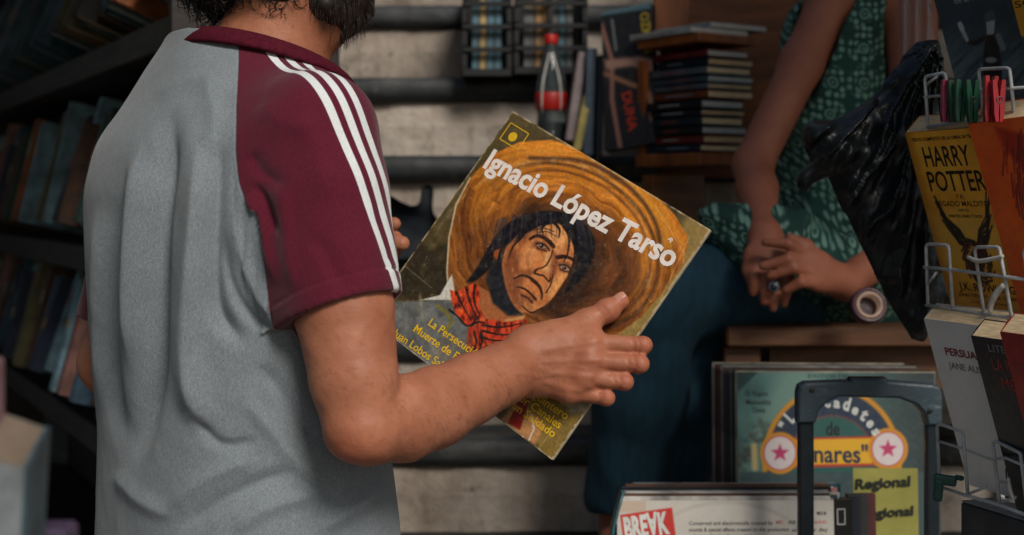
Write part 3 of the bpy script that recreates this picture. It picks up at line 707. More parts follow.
# tendons and veins on the back of the right hand
hp = proj(bv); vis = (bn @ np.array([0, -1., 0]) > .1) & (hp[:, 0] > 500)
dsp = np.zeros(len(bv))
for pts, w, a in [([(545, 350), (575, 345), (598, 341)], 3.2, .0012), ([(545, 362), (575, 361), (600, 360)], 3, .0012), ([(545, 372), (572, 375), (592, 377)], 3, .0011), ([(545, 382), (565, 388), (580, 391)], 3, .0009),
                  ([(540, 368), (560, 366), (572, 353), (590, 352)], 1.8, .0007), ([(520, 372), (545, 377), (570, 366), (586, 369)], 1.8, .0007), ([(600, 352), (612, 354)], 3, -.001), ([(600, 369), (610, 372)], 3, -.001), ([(592, 384), (600, 388)], 3, -.001),
                  ([(632, 337), (634, 346), (632, 354)], 1.2, -.0011), ([(638, 337), (640, 346), (638, 354)], 1.1, -.0010), ([(627, 357), (629, 365), (627, 372)], 1.2, -.0011), ([(634, 357), (636, 365), (634, 372)], 1.1, -.0010), ([(613, 376), (615, 383), (613, 390)], 1.1, -.001), ([(619, 376), (621, 383), (619, 390)], 1.1, -.001), ([(598, 392), (600, 398), (598, 404)], 1.1, -.001), ([(598, 309), (604, 316)], 1.5, -.0006), ([(602, 306), (608, 314)], 1.3, -.0006), ([(575, 322), (590, 330), (600, 334)], 3.5, -.0008)]:
    d = lsdf(hp[:, 0], hp[:, 1], spline(pts, 10)); dsp += a * np.exp(-(d / w) ** 2)
bv = bv + bn * (dsp * vis)[:, None]
flush = np.zeros(len(bv))
for q in MCP + PIP + TIP + [TTIP, TIPJ]: flush = np.maximum(flush, np.exp(-(np.linalg.norm(bv - q, axis=1) / .016) ** 2))
flush = np.maximum(flush, .9 * np.exp(-(np.linalg.norm(bv - (E_R + np.array([-.01, -.03, -.03])), axis=1) / .035) ** 2))
person = obj('person', bv, bf, M['skin'], None, True, loc=(O[0], O[1], 0), attrs={'flush': flush})
tag(person, 'bearded man in a grey and maroon t-shirt turned away, holding up a record sleeve', 'person')
# thumb nail
k = pm('fingernail', (200, 144, 122), (186, 128, 106), 40, .35, 0)
tdir = TTIP - TIPJ; tdir /= np.linalg.norm(tdir); tn = LP.n + .45 * np.array([-.3, -.3, 1]); tn -= tdir * np.dot(tn, tdir); tn /= np.linalg.norm(tn); ts = np.cross(tdir, tn)
v = []; f = []
for i in range(9):
    for j in range(7):
        a = (i / 8 - .5) * 2; b = (j / 6 - .5) * 2; wdt = .0060 * (1 - .25 * max(0, a) ** 2 - .1 * max(0, -a) ** 3); ang = b * .85
        v.append(TTIP + tdir * (a * .0062 + .0015) + ts * math.sin(ang) * wdt * 1.15 + tn * (.0060 + math.cos(ang) * .0036 - .0012 * max(0, a) ** 2))
for i in range(8):
    for j in range(6): q = i * 7 + j; f.append([q, q + 1, q + 8, q + 7])
obj('fingernail', v, f, k, person, True)

# ---- t-shirt
T = Field((-.58, 1.385, H - .52), (-.095, 1.93, zpx(20)), .0025)
sl, X_, Y_, Z_ = T.box(T.lo, (9, 9, 9))
u_ = (X_ - O[0]) * RT[0] + (Y_ - O[1]) * RT[1]; v_ = (X_ - O[0]) * FW[0] + (Y_ - O[1]) * FW[1]
dt = tors(u_, v_, Z_, RINGS).astype(np.float32)
HEM_R = S_R + (E_R - S_R) * .62; HEM_L = S_L + (E_L - S_L) * .84
out_R = RT * .8 - FW * .1
T.chain([S_R - RT * .07 - UP * .012, S_R + RT * .004, S_R + (E_R - S_R) * .22 + RT * .004, S_R + (E_R - S_R) * .45, HEM_R + ua * .03], [.046, .060, .0630, .0620, .0605], .006)
la = E_L - S_L; la /= np.linalg.norm(la)
T.chain([S_L, S_L + (HEM_L - S_L) * .5, HEM_L + la * .03], [.064, .062, .060], .006)
T.merge(sl, dt, .05)
# keep the sleeve apart from the side of the shirt below the armpit
hn = ua + np.array([.13, 0, .0]) + UP * -.0; hn /= np.linalg.norm(hn)
def sleeve_end(S, Hm, nrm, r):
    sl2, X2, Y2, Z2 = T.box(Hm - .11, Hm + .11)
    pl = (X2 - Hm[0]) * nrm[0] + (Y2 - Hm[1]) * nrm[1] + (Z2 - Hm[2]) * nrm[2]
    cyl = Field.cone(X2, Y2, Z2, S, Hm + nrm * .1, r, r)
    return sl2, X2, Y2, Z2, pl, cyl
for S, Hm, nrm, r, E in ((S_R, HEM_R, hn, .0575, E_R), (S_L, HEM_L, la, .058, E_L)):
    sl2, X2, Y2, Z2, pl, cyl = sleeve_end(S, Hm, nrm, .075)
    a = T.a[sl2]; tor = tors((X2 - O[0]) * RT[0] + (Y2 - O[1]) * RT[1], (X2 - O[0]) * FW[0] + (Y2 - O[1]) * FW[1], Z2, RINGS)
    cutd = np.where(pl > 0, pl, -1.0)                       # beyond the hem only the torso remains
    T.a[sl2] = np.where(pl > -.004, np.where(cyl < .03, np.maximum(np.minimum(a, 9), np.minimum(tor, np.maximum(pl, a))), a), a).astype(np.float32)
    inner = Field.cone(X2, Y2, Z2, S + (E - S) * .30, E, r - .0035, r - .0035)
    hollow = np.maximum(inner, -(tor - .004))
    T.a[sl2] = np.maximum(T.a[sl2], -hollow).astype(np.float32)
# neck opening
sl2, X2, Y2, Z2 = T.box(NB - .16, NB + .16)
nk = Field.cone(X2, Y2, Z2, NB - UP * .02, NB + UP * .1 + fd * .01, .086, .088)
T.a[sl2] = np.maximum(T.a[sl2], -nk).astype(np.float32)
# top of the shirt is cut by a plane: higher at the nape
cn = UP - FW * -.30 ; cn /= np.linalg.norm(cn); cpt = P(205, 46, 1.66)
sl2, X2, Y2, Z2 = T.box((-.5, 1.4, zpx(90)), (0, 1.9, zpx(0)))
T.a[sl2] = np.maximum(T.a[sl2], (X2 - cpt[0]) * cn[0] + (Y2 - cpt[1]) * cn[1] + (Z2 - cpt[2]) * cn[2]).astype(np.float32)
# hem of the shirt: open below
T.a[:, :, :2] = .3
tv, tf = T.mesh(3); del T
tn_ = normals(tv, tf); tp = proj(tv)
front = np.clip((tn_ @ np.array([.12, -1., 0])) * 2.5, 0, 1)
seam = [(238, 20), (238.5, 60), (237, 110), (236, 150), (239, 185), (247, 212), (258, 236), (272, 258), (286, 284), (292, 330)]
def nearS(p, S, E): e = E - S; t = np.clip(((p - S) @ e) / (e @ e), 0, 1); return np.linalg.norm(p - S - t[:, None] * e, axis=1), t
dR, tR = nearS(tv, S_R, E_R); dL, tL = nearS(tv, S_L, E_L)
dtor = tors((tv - O) @ RT, (tv - O) @ FW, tv[:, 2], RINGS)
xs_ = np.interp(tp[:, 1], [p_[1] for p_ in seam], [p_[0] for p_ in seam])
poly_r = seam + [(460, 330), (460, 20)]
sR = -psdf(tp[:, 0], tp[:, 1], poly_r) * (1.6 / F)                 # >0 to the right of the back seam
low = tv[:, 2] < zpx(215); uv_ = np.stack([(tv - O) @ RT, (tv - O) @ FW], 1)
slm = np.clip((dtor - (dR - .061)) * .6, -.004, .004)
bl = np.clip((zpx(176) - tv[:, 2]) / (zpx(176) - zpx(236)), 0, 1); isR = np.where(uv_[:, 0] > .0, (1 - bl) * np.clip(sR, -.006, .006) + bl * slm, np.where(low, -.004, sR))
# lower sleeve: only what belongs to the sleeve tube
isL = np.where((uv_[:, 0] < -.115) & (tv[:, 2] > zpx(150)) & (uv_[:, 1] > .03), .003, -.003)
isL = np.where((dL < .069) & (tL > .1) & (dtor > .012), .003, isL)
seamL = psdf(tp[:, 0], tp[:, 1], [(168, 20), (166, 56), (140, 70), (112, 98), (60, 98), (60, 20)]) * -(1.6 / F)
maroon = np.maximum(isR, isL)
# folds (ridges and hollows across the visible cloth)
fold = np.zeros(len(tv))
def foldd(pts, w, a):
    """a crease that fades out at both ends"""
    q = spline(pts, 24); n = len(q) - 1; best = np.full(len(tp), 1e9); tt = np.zeros(len(tp))
    for i in range(n):
        e = q[i + 1] - q[i]; wx = tp - q[i]; t = np.clip((wx @ e) / (e @ e + 1e-9), 0, 1); d = np.hypot(wx[:, 0] - t * e[0], wx[:, 1] - t * e[1])
        m = d < best; best = np.where(m, d, best); tt = np.where(m, (i + t) / n, tt)
    env = np.clip(np.minimum(tt, 1 - tt) * 4, 0, 1); env = env * env * (3 - 2 * env)
    r = best / w; return a * env * np.exp(-np.where(r < 1, r ** 1.6, r ** 2))
for pts, w, a in [([(176, 100), (166, 150), (157, 220), (154, 300), (152, 370), (140, 430), (126, 480)], 11, -.011), ([(196, 120), (198, 190), (192, 270), (188, 340), (194, 400), (214, 432)], 13, .008),
                  ([(128, 150), (112, 230), (108, 320), (113, 400), (128, 460)], 8, -.006), ([(142, 130), (132, 210), (128, 300), (130, 380)], 7, .005), ([(222, 110), (216, 200), (214, 280), (222, 320), (252, 350)], 9, -.006),
                  ([(232, 200), (240, 250), (262, 300), (284, 318)], 7, .006), ([(224, 230), (230, 280), (252, 318), (288, 340)], 5, -.006), ([(160, 520), (190, 490), (225, 470), (262, 455)], 9, .006), ([(176, 535), (215, 505), (262, 482), (300, 470)], 8, -.007),
                  ([(250, 360), (276, 385), (300, 420), (322, 452)], 8, -.005), ([(240, 392), (270, 430), (300, 466), (340, 490)], 8, .005), ([(100, 200), (96, 300), (100, 420)], 6, .004), ([(230, 535), (268, 508), (330, 490)], 8, .005), ([(110, 470), (140, 500), (180, 520)], 8, .005),
                  ([(190, 415), (222, 445), (260, 440)], 6, -.005), ([(150, 100), (190, 80), (232, 84)], 9, .003), ([(205, 70), (215, 120), (210, 160)], 9, .004),
                  ([(342, 500), (372, 470), (386, 440)], 9, -.006), ([(310, 535), (360, 505), (395, 480)], 8, .006)]:
    fold += foldd(pts, w, a) * (1. if max(p_[1] for p_ in pts) - min(p_[1] for p_ in pts) > 150 else .5) * np.where(maroon < 0, 1, .1)
for pts, w, a in [([(244, 190), (256, 215), (268, 250), (278, 290)], 6, .005), ([(252, 180), (266, 205), (278, 240)], 5, -.005), ([(276, 170), (284, 215), (290, 260), (300, 300)], 8, .004), ([(300, 110), (318, 150), (330, 210)], 14, .003), ([(250, 150), (262, 172), (290, 190)], 7, -.004),
                  ([(310, 230), (330, 260), (352, 300)], 9, -.003), ([(260, 100), (280, 120), (320, 130)], 12, .0025), ([(372, 200), (384, 240), (392, 270)], 6, -.002)]:
    fold += foldd(pts, w, a) * np.where(maroon > 0, .55, .0)
edge = np.clip((np.abs(dtor) + 0) / .01, 0, 1)
wr = n3(tv * np.array([1, 1, .45]), 20, 4) * .0012 + n3(tv * np.array([1, 1, .6]), 75, 9) * .0005
# sleeve hem: turned-up band
hemd = (tv - HEM_R) @ hn
slv = (dR < .072) & (maroon > 0)
band = np.where(slv & (hemd > -.020) & (hemd < .004), .0012, 0) - .0012 * np.exp(-((hemd + .021) / .0016) ** 2) * slv
keep = np.clip((dR - .0) / .01, 0, 1)
tv2 = tv + tn_ * ((fold * 1.9 * front + wr * np.where(slv & (hemd > -.03), .35, 1.) + band))[:, None]
# three pale stripes: parallel to the line over the shoulder and down the outer arm
def pick(x, y):
    d = np.hypot(tp[:, 0] - x, tp[:, 1] - y) + np.where(tn_[:, 1] < 0, 0, 50) ; c = np.argsort(d)[:12]; return tv[c[np.argmin(tv[c, 1])]]
a_, b_, c_ = pick(272, 52), pick(346, 140), pick(397, 286)
pn = np.cross(b_ - a_, c_ - a_); pn /= np.linalg.norm(pn)
if pn @ RT < 0: pn = -pn
# choose sign so that the other two stripes lie forward
if pn @ FW < 0: pn = -pn
sp = (tv - a_) @ pn
zz = np.clip((zpx(60) - tv[:, 2]) / .25, 0, 1)
gap = .0165
st = np.minimum.reduce([np.abs(sp - q * gap) for q in range(3)]) - .0043
outer = (tv - (S_R + (E_R - S_R) * tR[:, None])) @ (RT * .8 + UP * .35 - FW * 0)
st = np.where((maroon > 0) & ((outer > -.01) | (tv[:, 2] > zpx(130))) & (uv_[:, 0] > .02), st, .01)
kk = NT('t_shirt_jersey')
at1 = kk.n('Attribute', attribute_name='maroon').outputs['Fac']; at2 = kk.n('Attribute', attribute_name='stripe').outputs['Fac']
nz = kk.noise(620, 3, .7, stretch=(1, 1, .4)); nz2 = kk.noise(1300, 2, .6)
nz3 = kk.noise(38, 6, .7)
g = kk.ramp(nz, [(.25, lin((92, 100, 107))), (.5, lin((116, 125, 132))), (.75, lin((142, 150, 156)))])
g = kk.mix(.28, g, kk.ramp(nz2, [(.35, lin((70, 78, 84))), (.65, lin((176, 182, 186)))]))
g = kk.mix(kk.ramp(nz3, [(.45, (0, 0, 0, 1)), (.8, (.35,) * 3 + (1,))]), g, lin((100, 110, 118)))
r = kk.ramp(nz, [(.3, lin((78, 16, 34))), (.7, lin((96, 24, 44)))])
w_ = kk.ramp(nz, [(.3, lin((204, 210, 212))), (.7, lin((226, 230, 230)))])
wob = kk.math('MULTIPLY', kk.math('SUBTRACT', kk.noise(160, 2), .5), .0008)
f1 = kk.math('MULTIPLY', kk.math('ADD', at1, wob), 1600., True)
col = kk.mix(f1, g, r)
f2 = kk.math('MULTIPLY', kk.math('SUBTRACT', .0004, at2), 1800., True)
col = kk.mix(f2, col, w_)
sd1 = kk.math('MULTIPLY', kk.math('ABSOLUTE', kk.math('ADD', at1, .0006)), 700., True)    # seam groove
kk.l(col, kk.b.inputs['Base Color']); kk.b.inputs['Roughness'].default_value = .9; kk.b.inputs['Specular IOR Level'].default_value = .2
kk.b.inputs['Sheen Weight'].default_value = .15; kk.b.inputs['Sheen Roughness'].default_value = .5
b0 = kk.bump(sd1, .5, .0012); b1 = kk.bump(nz2, .35, .0006, b0); kk.bump(kk.noise(34, 6, .6, stretch=(1, 1, .5)), .35, .004, b1)
M['shirt'] = kk.m
obj('t_shirt', tv2, tf, M['shirt'], person, True, attrs={'maroon': maroon, 'stripe': st})
# ribbed collar round the neck
ring = []
for q in range(49):
    a = q / 48 * 2 * math.pi; rr = .0655
    d = RT * math.cos(a) * .088 + FW * math.sin(a) * .084
    p = NB + d * 1.0; p[2] = cpt[2] - ((p - cpt) @ np.array([cn[0], cn[1], 0])) / cn[2]; ring.append(p)
MB_ = MB(); ring = np.array(ring)
cvv = []; cf = []; nn = 48
for q in range(nn):
    p = ring[q]; d = p - NB; d[2] = 0; d /= np.linalg.norm(d)
    for o, z in ((.015, -.016), (.0165, -.012), (.010, -.004), (.004, .001), (.0, .003), (-.003, .000), (.000, -.016)): cvv.append(p + d * o + UP * z)
for q in range(nn):
    for j in range(7): a, b = q * 7 + j, q * 7 + (j + 1) % 7; a2, b2 = ((q + 1) % nn) * 7 + j, ((q + 1) % nn) * 7 + (j + 1) % 7; cf.append([a, b, b2, a2])
obj('collar', cvv, cf, pm('maroon_rib', (84, 14, 34), (64, 10, 26), 200, .9, .5, 500, spec=.2), person, True)
# trousers and shoes (below the picture)
TR = Field((-.62, 1.38, 0), (.05, 1.98, zpx(560)), .012)
hipz = zpx(590)
TR.ell(man(0, 0, hipz - .06), (.185, .14, .17), np.array([RT, FW, UP]), .03)
for s in (-1, 1): TR.chain([man(.09 * s, 0, hipz - .10), man(.10 * s, .02, .52), man(.11 * s, -.01, .09)], [.098, .072, .062], .04)
v, f = TR.mesh(2)
obj('trousers', v, f, pm('dark_denim', (34, 42, 58), (24, 30, 42), 30, .85, .4, 400), person, True)
for s in (-1, 1):
    SH = Field((-.75, 1.3, -.02), (.15, 2.1, .16), .008)
    SH.chain([man(.11 * s, -.05, .05), man(.115 * s, .06, .045), man(.12 * s, .17, .038)], [.045, .046, .038], .02); SH.a[:, :, :3] = .3
    v, f = SH.mesh(2); obj('shoe', v, f, M['blk'], person, True)
# hair: curls over the skull
def curls(name, n, rootf, mat, ln, rad, seed, parent, amp=.22, twm=1):
    r = np.random.default_rng(seed); mb = MB()
    for q in range(n):
        p, d = rootf(r); L_ = ln * r.uniform(.7, 1.3); s1 = np.cross(d, r.normal(size=3)); s1 /= np.linalg.norm(s1) + 1e-9; s2 = np.cross(d, s1); tw = r.uniform(2, 4.5) * twm; ph = r.random() * 6.28
        t = np.linspace(0, 1, 8 if twm == 1 else 12)[:, None]; am = amp * L_ * t
        pts = p + d * L_ * t * (1 - .25 * t) + s1 * am * np.cos(tw * t + ph) + s2 * am * np.sin(tw * t + ph) - UP * .012 * t * t
        mb.tube(pts, rad * (1.05 - np.linspace(0, .9, len(t))), 5)
    return mb.build(name, mat, parent, True)
k = NT('dark_hair'); k.l(k.ramp(k.noise(90, 3), [(.3, lin((16, 13, 13))), (.7, lin((42, 34, 32)))]), k.b.inputs['Base Color']); k.b.inputs['Roughness'].default_value = .42; M['hair'] = k.m
HF = Field(HC - .21, HC + .21, .005)
HF.ell(HC + hu * .026 - fd * .020, (.112, .090, .118), np.array([fd, hs, hu]), .01); HF.ell(HC - fd * .062 - hu * .030, (.050, .074, .072), np.array([fd, hs, hu]), .02); HF.ell(P(236, -26, 1.66), (.066, .062, .052), None, .03); HF.ell(P(282, -22, 1.59), (.040, .030, .034), None, .03)
sl2, X2, Y2, Z2 = HF.box(HC - .2, HC + .2)      # face stays clear
fx = (X2 - HC[0]) * fd[0] + (Y2 - HC[1]) * fd[1] + (Z2 - HC[2]) * fd[2]; fz = (X2 - HC[0]) * hu[0] + (Y2 - HC[1]) * hu[1] + (Z2 - HC[2]) * hu[2]
HF.cut(sl2, np.maximum(.012 - fx, fz - .072) * .9, .01)
hv, hf_ = HF.mesh(2); hnrm = normals(hv, hf_); hv = hv + hnrm * (n3(hv, 70, 5) * .006)[:, None]
hair = obj('hair', hv, hf_, M['hair'], person, True)
def hroot(r):
    i = r.integers(len(hv)); d = hnrm[i] + r.normal(size=3) * .55 - UP * .12; return hv[i] - hnrm[i] * .006, d / np.linalg.norm(d)
curls('curls', 2600, hroot, M['hair'], .022, .0013, 3, hair, .42, 2.2)
BF = Field(HC + fd * .06 - hu * .09 - .13, HC + fd * .06 - hu * .09 + .13, .004)
BF.ell(HC - hu * .090 + fd * .052, (.056, .058, .052), np.array([fd, hs, hu]), .01); BF.limb(HC - hu * .120 + fd * .062, HC - hu * .102 + fd * .080, .028, .026, .02)
sl2, X2, Y2, Z2 = BF.box(HC - .3, HC + .3); BF.cut(sl2, Field.cone(X2, Y2, Z2, HC + fd * .125 - hu * .052, HC + fd * .06 - hu * .040, .024, .03), .01)
for s in (-1, 1): BF.chain([HC - hu * .105 + fd * .045 + hs * s * .046, HC - hu * .05 + fd * .004 + hs * s * .066, HC - hu * .01 + fd * .004 + hs * s * .072], [.022, .014, .009], .012)
v, f = BF.mesh(2); bnm = normals(v, f)
beard = obj('beard', v + bnm * (n3(v, 130, 6) * .004)[:, None], f, M['hair'], person, True)
def broot(r):
    i = r.integers(len(v)); d = bnm[i] + r.normal(size=3) * .4 - UP * .5; return v[i] - bnm[i] * .003, d / np.linalg.norm(d)
curls('beard_hairs', 2600, broot, M['hair'], .0055, .0004, 8, beard)

# short dark hairs along the right forearm
fi = np.where((nearS(bv, E_R, W_R)[0] < .07) & (nearS(bv, E_R, W_R)[1] > .02) & (nearS(bv, E_R, W_R)[1] < .99) & (bv[:, 0] > -.16))[0]
def aroot(r):
    i = fi[r.integers(len(fi))]; d = fa * .8 + bn[i] * .35 - UP * .55 + r.normal(size=3) * .25; return bv[i], d / np.linalg.norm(d)
curls('arm_hair', 1500, aroot, M['hair'], .011, .00005, 12, person)
# ------------------------------------------------------------------ the seated woman and her bench
k = NT('brown_skin'); n1 = k.noise(10, 5, .6)
k.l(k.ramp(n1, [(.3, lin((140, 82, 60))), (.7, lin((170, 104, 78)))]), k.b.inputs['Base Color']); k.b.inputs['Roughness'].default_value = .58
k.b.inputs['Subsurface Weight'].default_value = .08; k.b.inputs['Subsurface Radius'].default_value = (.01, .004, .002); k.b.inputs['Subsurface Scale'].default_value = .5
k.bump(k.noise(70, 5, .65), .25, .002); M['bskin'] = k.m
TC = P(858, 150, 2.66)                                     # middle of the trunk
wf = np.array([-.30, -.95, 0]); wf /= np.linalg.norm(wf); wr_ = np.array([wf[1], -wf[0], 0])     # wr_: her right = towards the picture's left
SHR, ELR, WRR = P(840, -16, 2.60), P(753, 165, 2.52), P(765, 236, 2.37)
SHL, ELL, WRL = P(908, -12, 2.60), P(926, 225, 2.46), P(846, 283, 2.335)
HIPR, KNR, ANR = P(800, 282, 2.56), P(652, 290, 2.40), P(622, 512, 2.52)
HIPL, KNL, ANL = P(888, 284, 2.58), P(694, 282, 2.52), P(668, 520, 2.62)
NBW, HCW = P(862, -42, 2.62), P(858, -125, 2.56)
B = Field((-.0, 2.12, TREAD[-1] - .02), (.92, 2.86, H + .72), .0037)
B.chain([P(850, 280, 2.62), P(838, 150, 2.64), P(842, 20, 2.64)], [.115, .088, .085], .03, (wf, .75)); B.limb(SHR, SHL, .055, .055, .05)
B.chain([NBW, HCW - UP * .05], [.052, .048], .03); B.ell(HCW, (.082, .098, .118), np.array([wr_, wf, UP]), .02); B.ell(HCW - UP * .065 + wf * .03, (.058, .062, .065), np.array([wr_, wf, UP]), .03)
B.chain([HCW + wf * .09 + UP * .015, HCW + wf * .112 - UP * .022], [.010, .014], .012)
for s in (-1, 1):
    B.ell(HCW + wf * .084 + wr_ * s * .032 + UP * .012, (.016, .014, .011), np.array([wr_, wf, UP]), .004, sub=True); B.ell(HCW + wf * .074 + wr_ * s * .032 + UP * .01, (.013,) * 3, None, .003)
    B.ell(HCW - wf * .01 + wr_ * s * .084, (.009, .017, .030), np.array([wr_, wf, UP]), .006)
for dz in (-.058, -.07): B.limb(HCW + wf * .092 + UP * dz - wr_ * .018, HCW + wf * .092 + UP * dz + wr_ * .018, .007, .007, .006)
B.chain([SHR, SHR + (ELR - SHR) * .45, ELR], [.044, .038, .0345], .02); B.chain([ELR, ELR + (WRR - ELR) * .35, WRR], [.0345, .034, .0265], .015)
B.chain([SHL, ELL], [.050, .036], .02); B.chain([ELL, ELL + (WRL - ELL) * .35, WRL], [.037, .037, .0265], .015)
# her right hand hangs over the thigh, the left hand is folded over it
tp_ = [((757, 262), (754, 279), (753, 292)), ((766, 268), (765, 289), (764, 302)), ((777, 270), (774, 294), (773, 308)), ((790, 268), (786, 292), (784, 304))]
for q, (a, b, c_) in enumerate(tp_):
    A0 = P(*a, 2.318); B.limb(WRR, A0, .022, .0135, .014); B.chain([A0, P(*b, 2.300), P(*c_, 2.305)], [.0100, .0092, .0074], .003)
B.chain([WRR, P(752, 255, 2.335), P(749, 270, 2.322), P(752, 282, 2.312)], [.020, .014, .011, .009], .008)
tl_ = [((806, 256), (788, 244), (765, 242)), ((812, 264), (788, 259), (763, 266)), ((815, 274), (794, 268), (770, 276)), ((816, 284), (801, 282), (786, 290))]
for q, (a, b, c_) in enumerate(tl_):
    A0 = P(*a, 2.285); B.limb(WRL, A0, .022, .0135, .014); B.chain([A0, P(*b, 2.262), P(*c_, 2.272)], [.0102, .0094, .0076], .003)
B.chain([WRL, P(822, 262, 2.30), P(806, 246, 2.285), P(790, 238, 2.282)], [.020, .014, .011, .009], .008)
for hp_, kn, an in ((HIPR, KNR, ANR), (HIPL, KNL, ANL)):
    B.chain([hp_, kn], [.075, .058], .03); B.chain([kn, kn + (an - kn) * .3, an], [.056, .054, .036], .02)
    t_ = an + np.array([-.045, -.15, 0]); t_[2] = TREAD[-1] + .032; h_ = an.copy(); h_[2] = TREAD[-1] + .045; h_[1] += .02
    B.chain([an, h_], [.036, .034], .02); B.chain([h_, t_], [.036, .024], .02)
v, f = B.mesh(2); del B
nv = normals(v, f); v = v + nv * (n3(v, 60, 2) * .0006)[:, None]
woman = obj('person', v, f, M['bskin'], None, True, loc=tuple(P(860, 296, 2.55) * [1, 1, 0] + [0, 0, P(860, 296, 2.55)[2] - .08]))
tag(woman, 'seated woman in a green patterned blouse with hands folded in her lap', 'person')
mb = MB(); mb.lathe(P(774.5, 284, 2.295), [(.0115, -.003), (.0122, -.0015), (.0122, .0015), (.0115, .003)], 20, np.array([[1, 0, 0], [0, -1, 0.3], [0, .3, 1]]))
ring_ = mb.build('finger_ring', pm('silver_ring', (190, 190, 190), (150, 150, 150), 40, .25, 0, metal=1), woman, True)
mb = MB(); mb.lathe(P(774, 287, 2.281), [(.008, -.003), (.009, 0), (.008, .003), (.005, .005)], 16, np.array([[1, 0, 0], [0, 0, 1], [0, -1, 0]])); mb.build('ring_setting', pm('silver_setting', (200, 200, 205), None, 40, .3, 0, metal=.8), ring_, True)
mb = MB(); mb.lathe(P(774, 287, 2.2765), [(.0055, -.002), (.0055, .001), (.003, .0025)], 16, np.array([[1, 0, 0], [0, 0, 1], [0, -1, 0]])); mb.build('ring_stone', pm('blue_stone', (24, 38, 70), None, 40, .15, 0), ring_, True)
# patterned blouse
k = NT('patterned_cotton'); tc = k.n('TexCoord').outputs['Object']
sx_ = k.n('SeparateXYZ'); k.l(tc, sx_.inputs[0]); cx_ = k.n('CombineXYZ'); k.l(sx_.outputs[0], cx_.inputs[0]); k.l(k.math('ADD', sx_.outputs[2], k.math('MULTIPLY', sx_.outputs[1], -.6)), cx_.inputs[1]); pv = cx_.outputs[0]
def vor(sc, rd): q = k.n('TexVoronoi', voronoi_dimensions='2D', i_Scale=sc, i_Randomness=rd); k.l(pv, q.inputs['Vector']); return q.outputs['Distance']
d1 = vor(17., .12); d2 = vor(78., .35); d3 = vor(38., .8)
ringm = k.math('MULTIPLY', k.math('SUBTRACT', .15, k.math('ABSOLUTE', k.math('SUBTRACT', d1, .36))), 14., True)
petal = k.math('MULTIPLY', k.math('MULTIPLY', k.math('SUBTRACT', .40, d2), 9., True), ringm)
core = k.math('MULTIPLY', k.math('SUBTRACT', .035, k.math('ABSOLUTE', k.math('SUBTRACT', d1, .13))), 40., True)
core2 = k.math('MULTIPLY', k.math('SUBTRACT', .05, d1), 40., True)
dots = k.math('MULTIPLY', k.math('SUBTRACT', .17, d3), 14., True)
fac = k.math('MAXIMUM', k.math('MAXIMUM', petal, core), k.math('MAXIMUM', core2, k.math('MULTIPLY', dots, .7)))
base = k.ramp(k.noise(12, 4), [(.3, lin((16, 52, 46))), (.7, lin((28, 74, 64)))])
k.l(k.mix(fac, base, lin((112, 152, 138))), k.b.inputs['Base Color']); k.b.inputs['Roughness'].default_value = .85; k.bump(k.noise(500, 2), .2, .0008); M['blouse'] = k.m
D = Field((.24, 2.2, zpx(320, 2.4) - .05), (.92, 2.90, H + .50), .0052)
D.chain([P(850, 285, 2.60), P(842, 190, 2.62), P(836, 130, 2.63), P(838, 40, 2.63)], [.150, .128, .112, .104], .03, (wf, .90))
D.limb(SHR + np.array([.045, 0, .01]), SHL - np.array([.045, 0, -.01]), .058, .058, .05)
D.chain([P(820, 262, 2.50), P(770, 246, 2.42), P(718, 224, 2.44)], [.075, .060, .040], .05); D.limb(P(880, 280, 2.52), P(840, 268, 2.40), .08, .055, .04)
sl2, X2, Y2, Z2 = D.box(D.lo, (9, 9, 9))
for S_, E_, rr in ((SHR, ELR, .053), (SHL, ELL, .053)): D.cut(sl2, Field.cone(X2, Y2, Z2, S_ + (E_ - S_) * .06 + (E_ - S_) * 0, E_, rr, .040), .006)
D.cut(sl2, Field.cone(X2, Y2, Z2, NBW - UP * .03, NBW + UP * .1, .075, .08), .01)
v, f = D.mesh(2); del D; nv = normals(v, f); q = proj(v)
fo = n3(v * np.array([1, 1, .5]), 22, 3) * .005 + n3(v * np.array([1, 1, .7]), 60, 8) * .0018
for pts, w, a in [([(872, 20), (866, 80), (858, 140)], 4, .006), ([(800, 120), (812, 180), (800, 240)], 9, .006), ([(840, 120), (846, 200), (838, 250)], 9, -.006), ([(700, 212), (740, 225), (790, 250)], 5, .006), ([(780, 140), (790, 200), (786, 236)], 6, -.004)]:
    fo += a * np.exp(-(lsdf(q[:, 0], q[:, 1], spline(pts, 16)) / w) ** 2)
obj('blouse', v + nv * fo[:, None], f, M['blouse'], woman, True)
D = Field((.02, 2.12, TREAD[-1] + .05), (.92, 2.86, H + .02), .0062)
for hp_, kn, an, kk_ in ((HIPR, KNR, ANR, 0), (HIPL, KNL, ANL, 1)):
    D.chain([hp_, kn + np.array([.0, 0, -.006])], [.088, .080], .03); D.chain([kn, kn + (an - kn) * .45, an + (kn - an) * .09], [.080, .076, .070], .03)
sl2, X2, Y2, Z2 = D.box(D.lo, (9, 9, 9))
D.a[sl2] = np.maximum(D.a[sl2], (TREAD[-1] + .095) - Z2 + 0 * X2 + 0 * Y2).astype(np.float32)
v, f = D.mesh(2); del D; nv = normals(v, f)
fo = n3(v * np.array([1, 1, .35]), 20, 6) * .007 + n3(v * np.array([1, 1, .5]), 55, 12) * .002
k = NT('teal_trouser_cloth'); k.l(k.ramp(k.noise(30, 5, .7, stretch=(3, 3, .6)), [(.3, lin((12, 46, 62))), (.7, lin((22, 66, 86)))]), k.b.inputs['Base Color']); k.b.inputs['Roughness'].default_value = .85; k.bump(k.noise(600, 2), .25, .0008)
obj('trousers', v + nv * fo[:, None], f, k.m, woman, True)
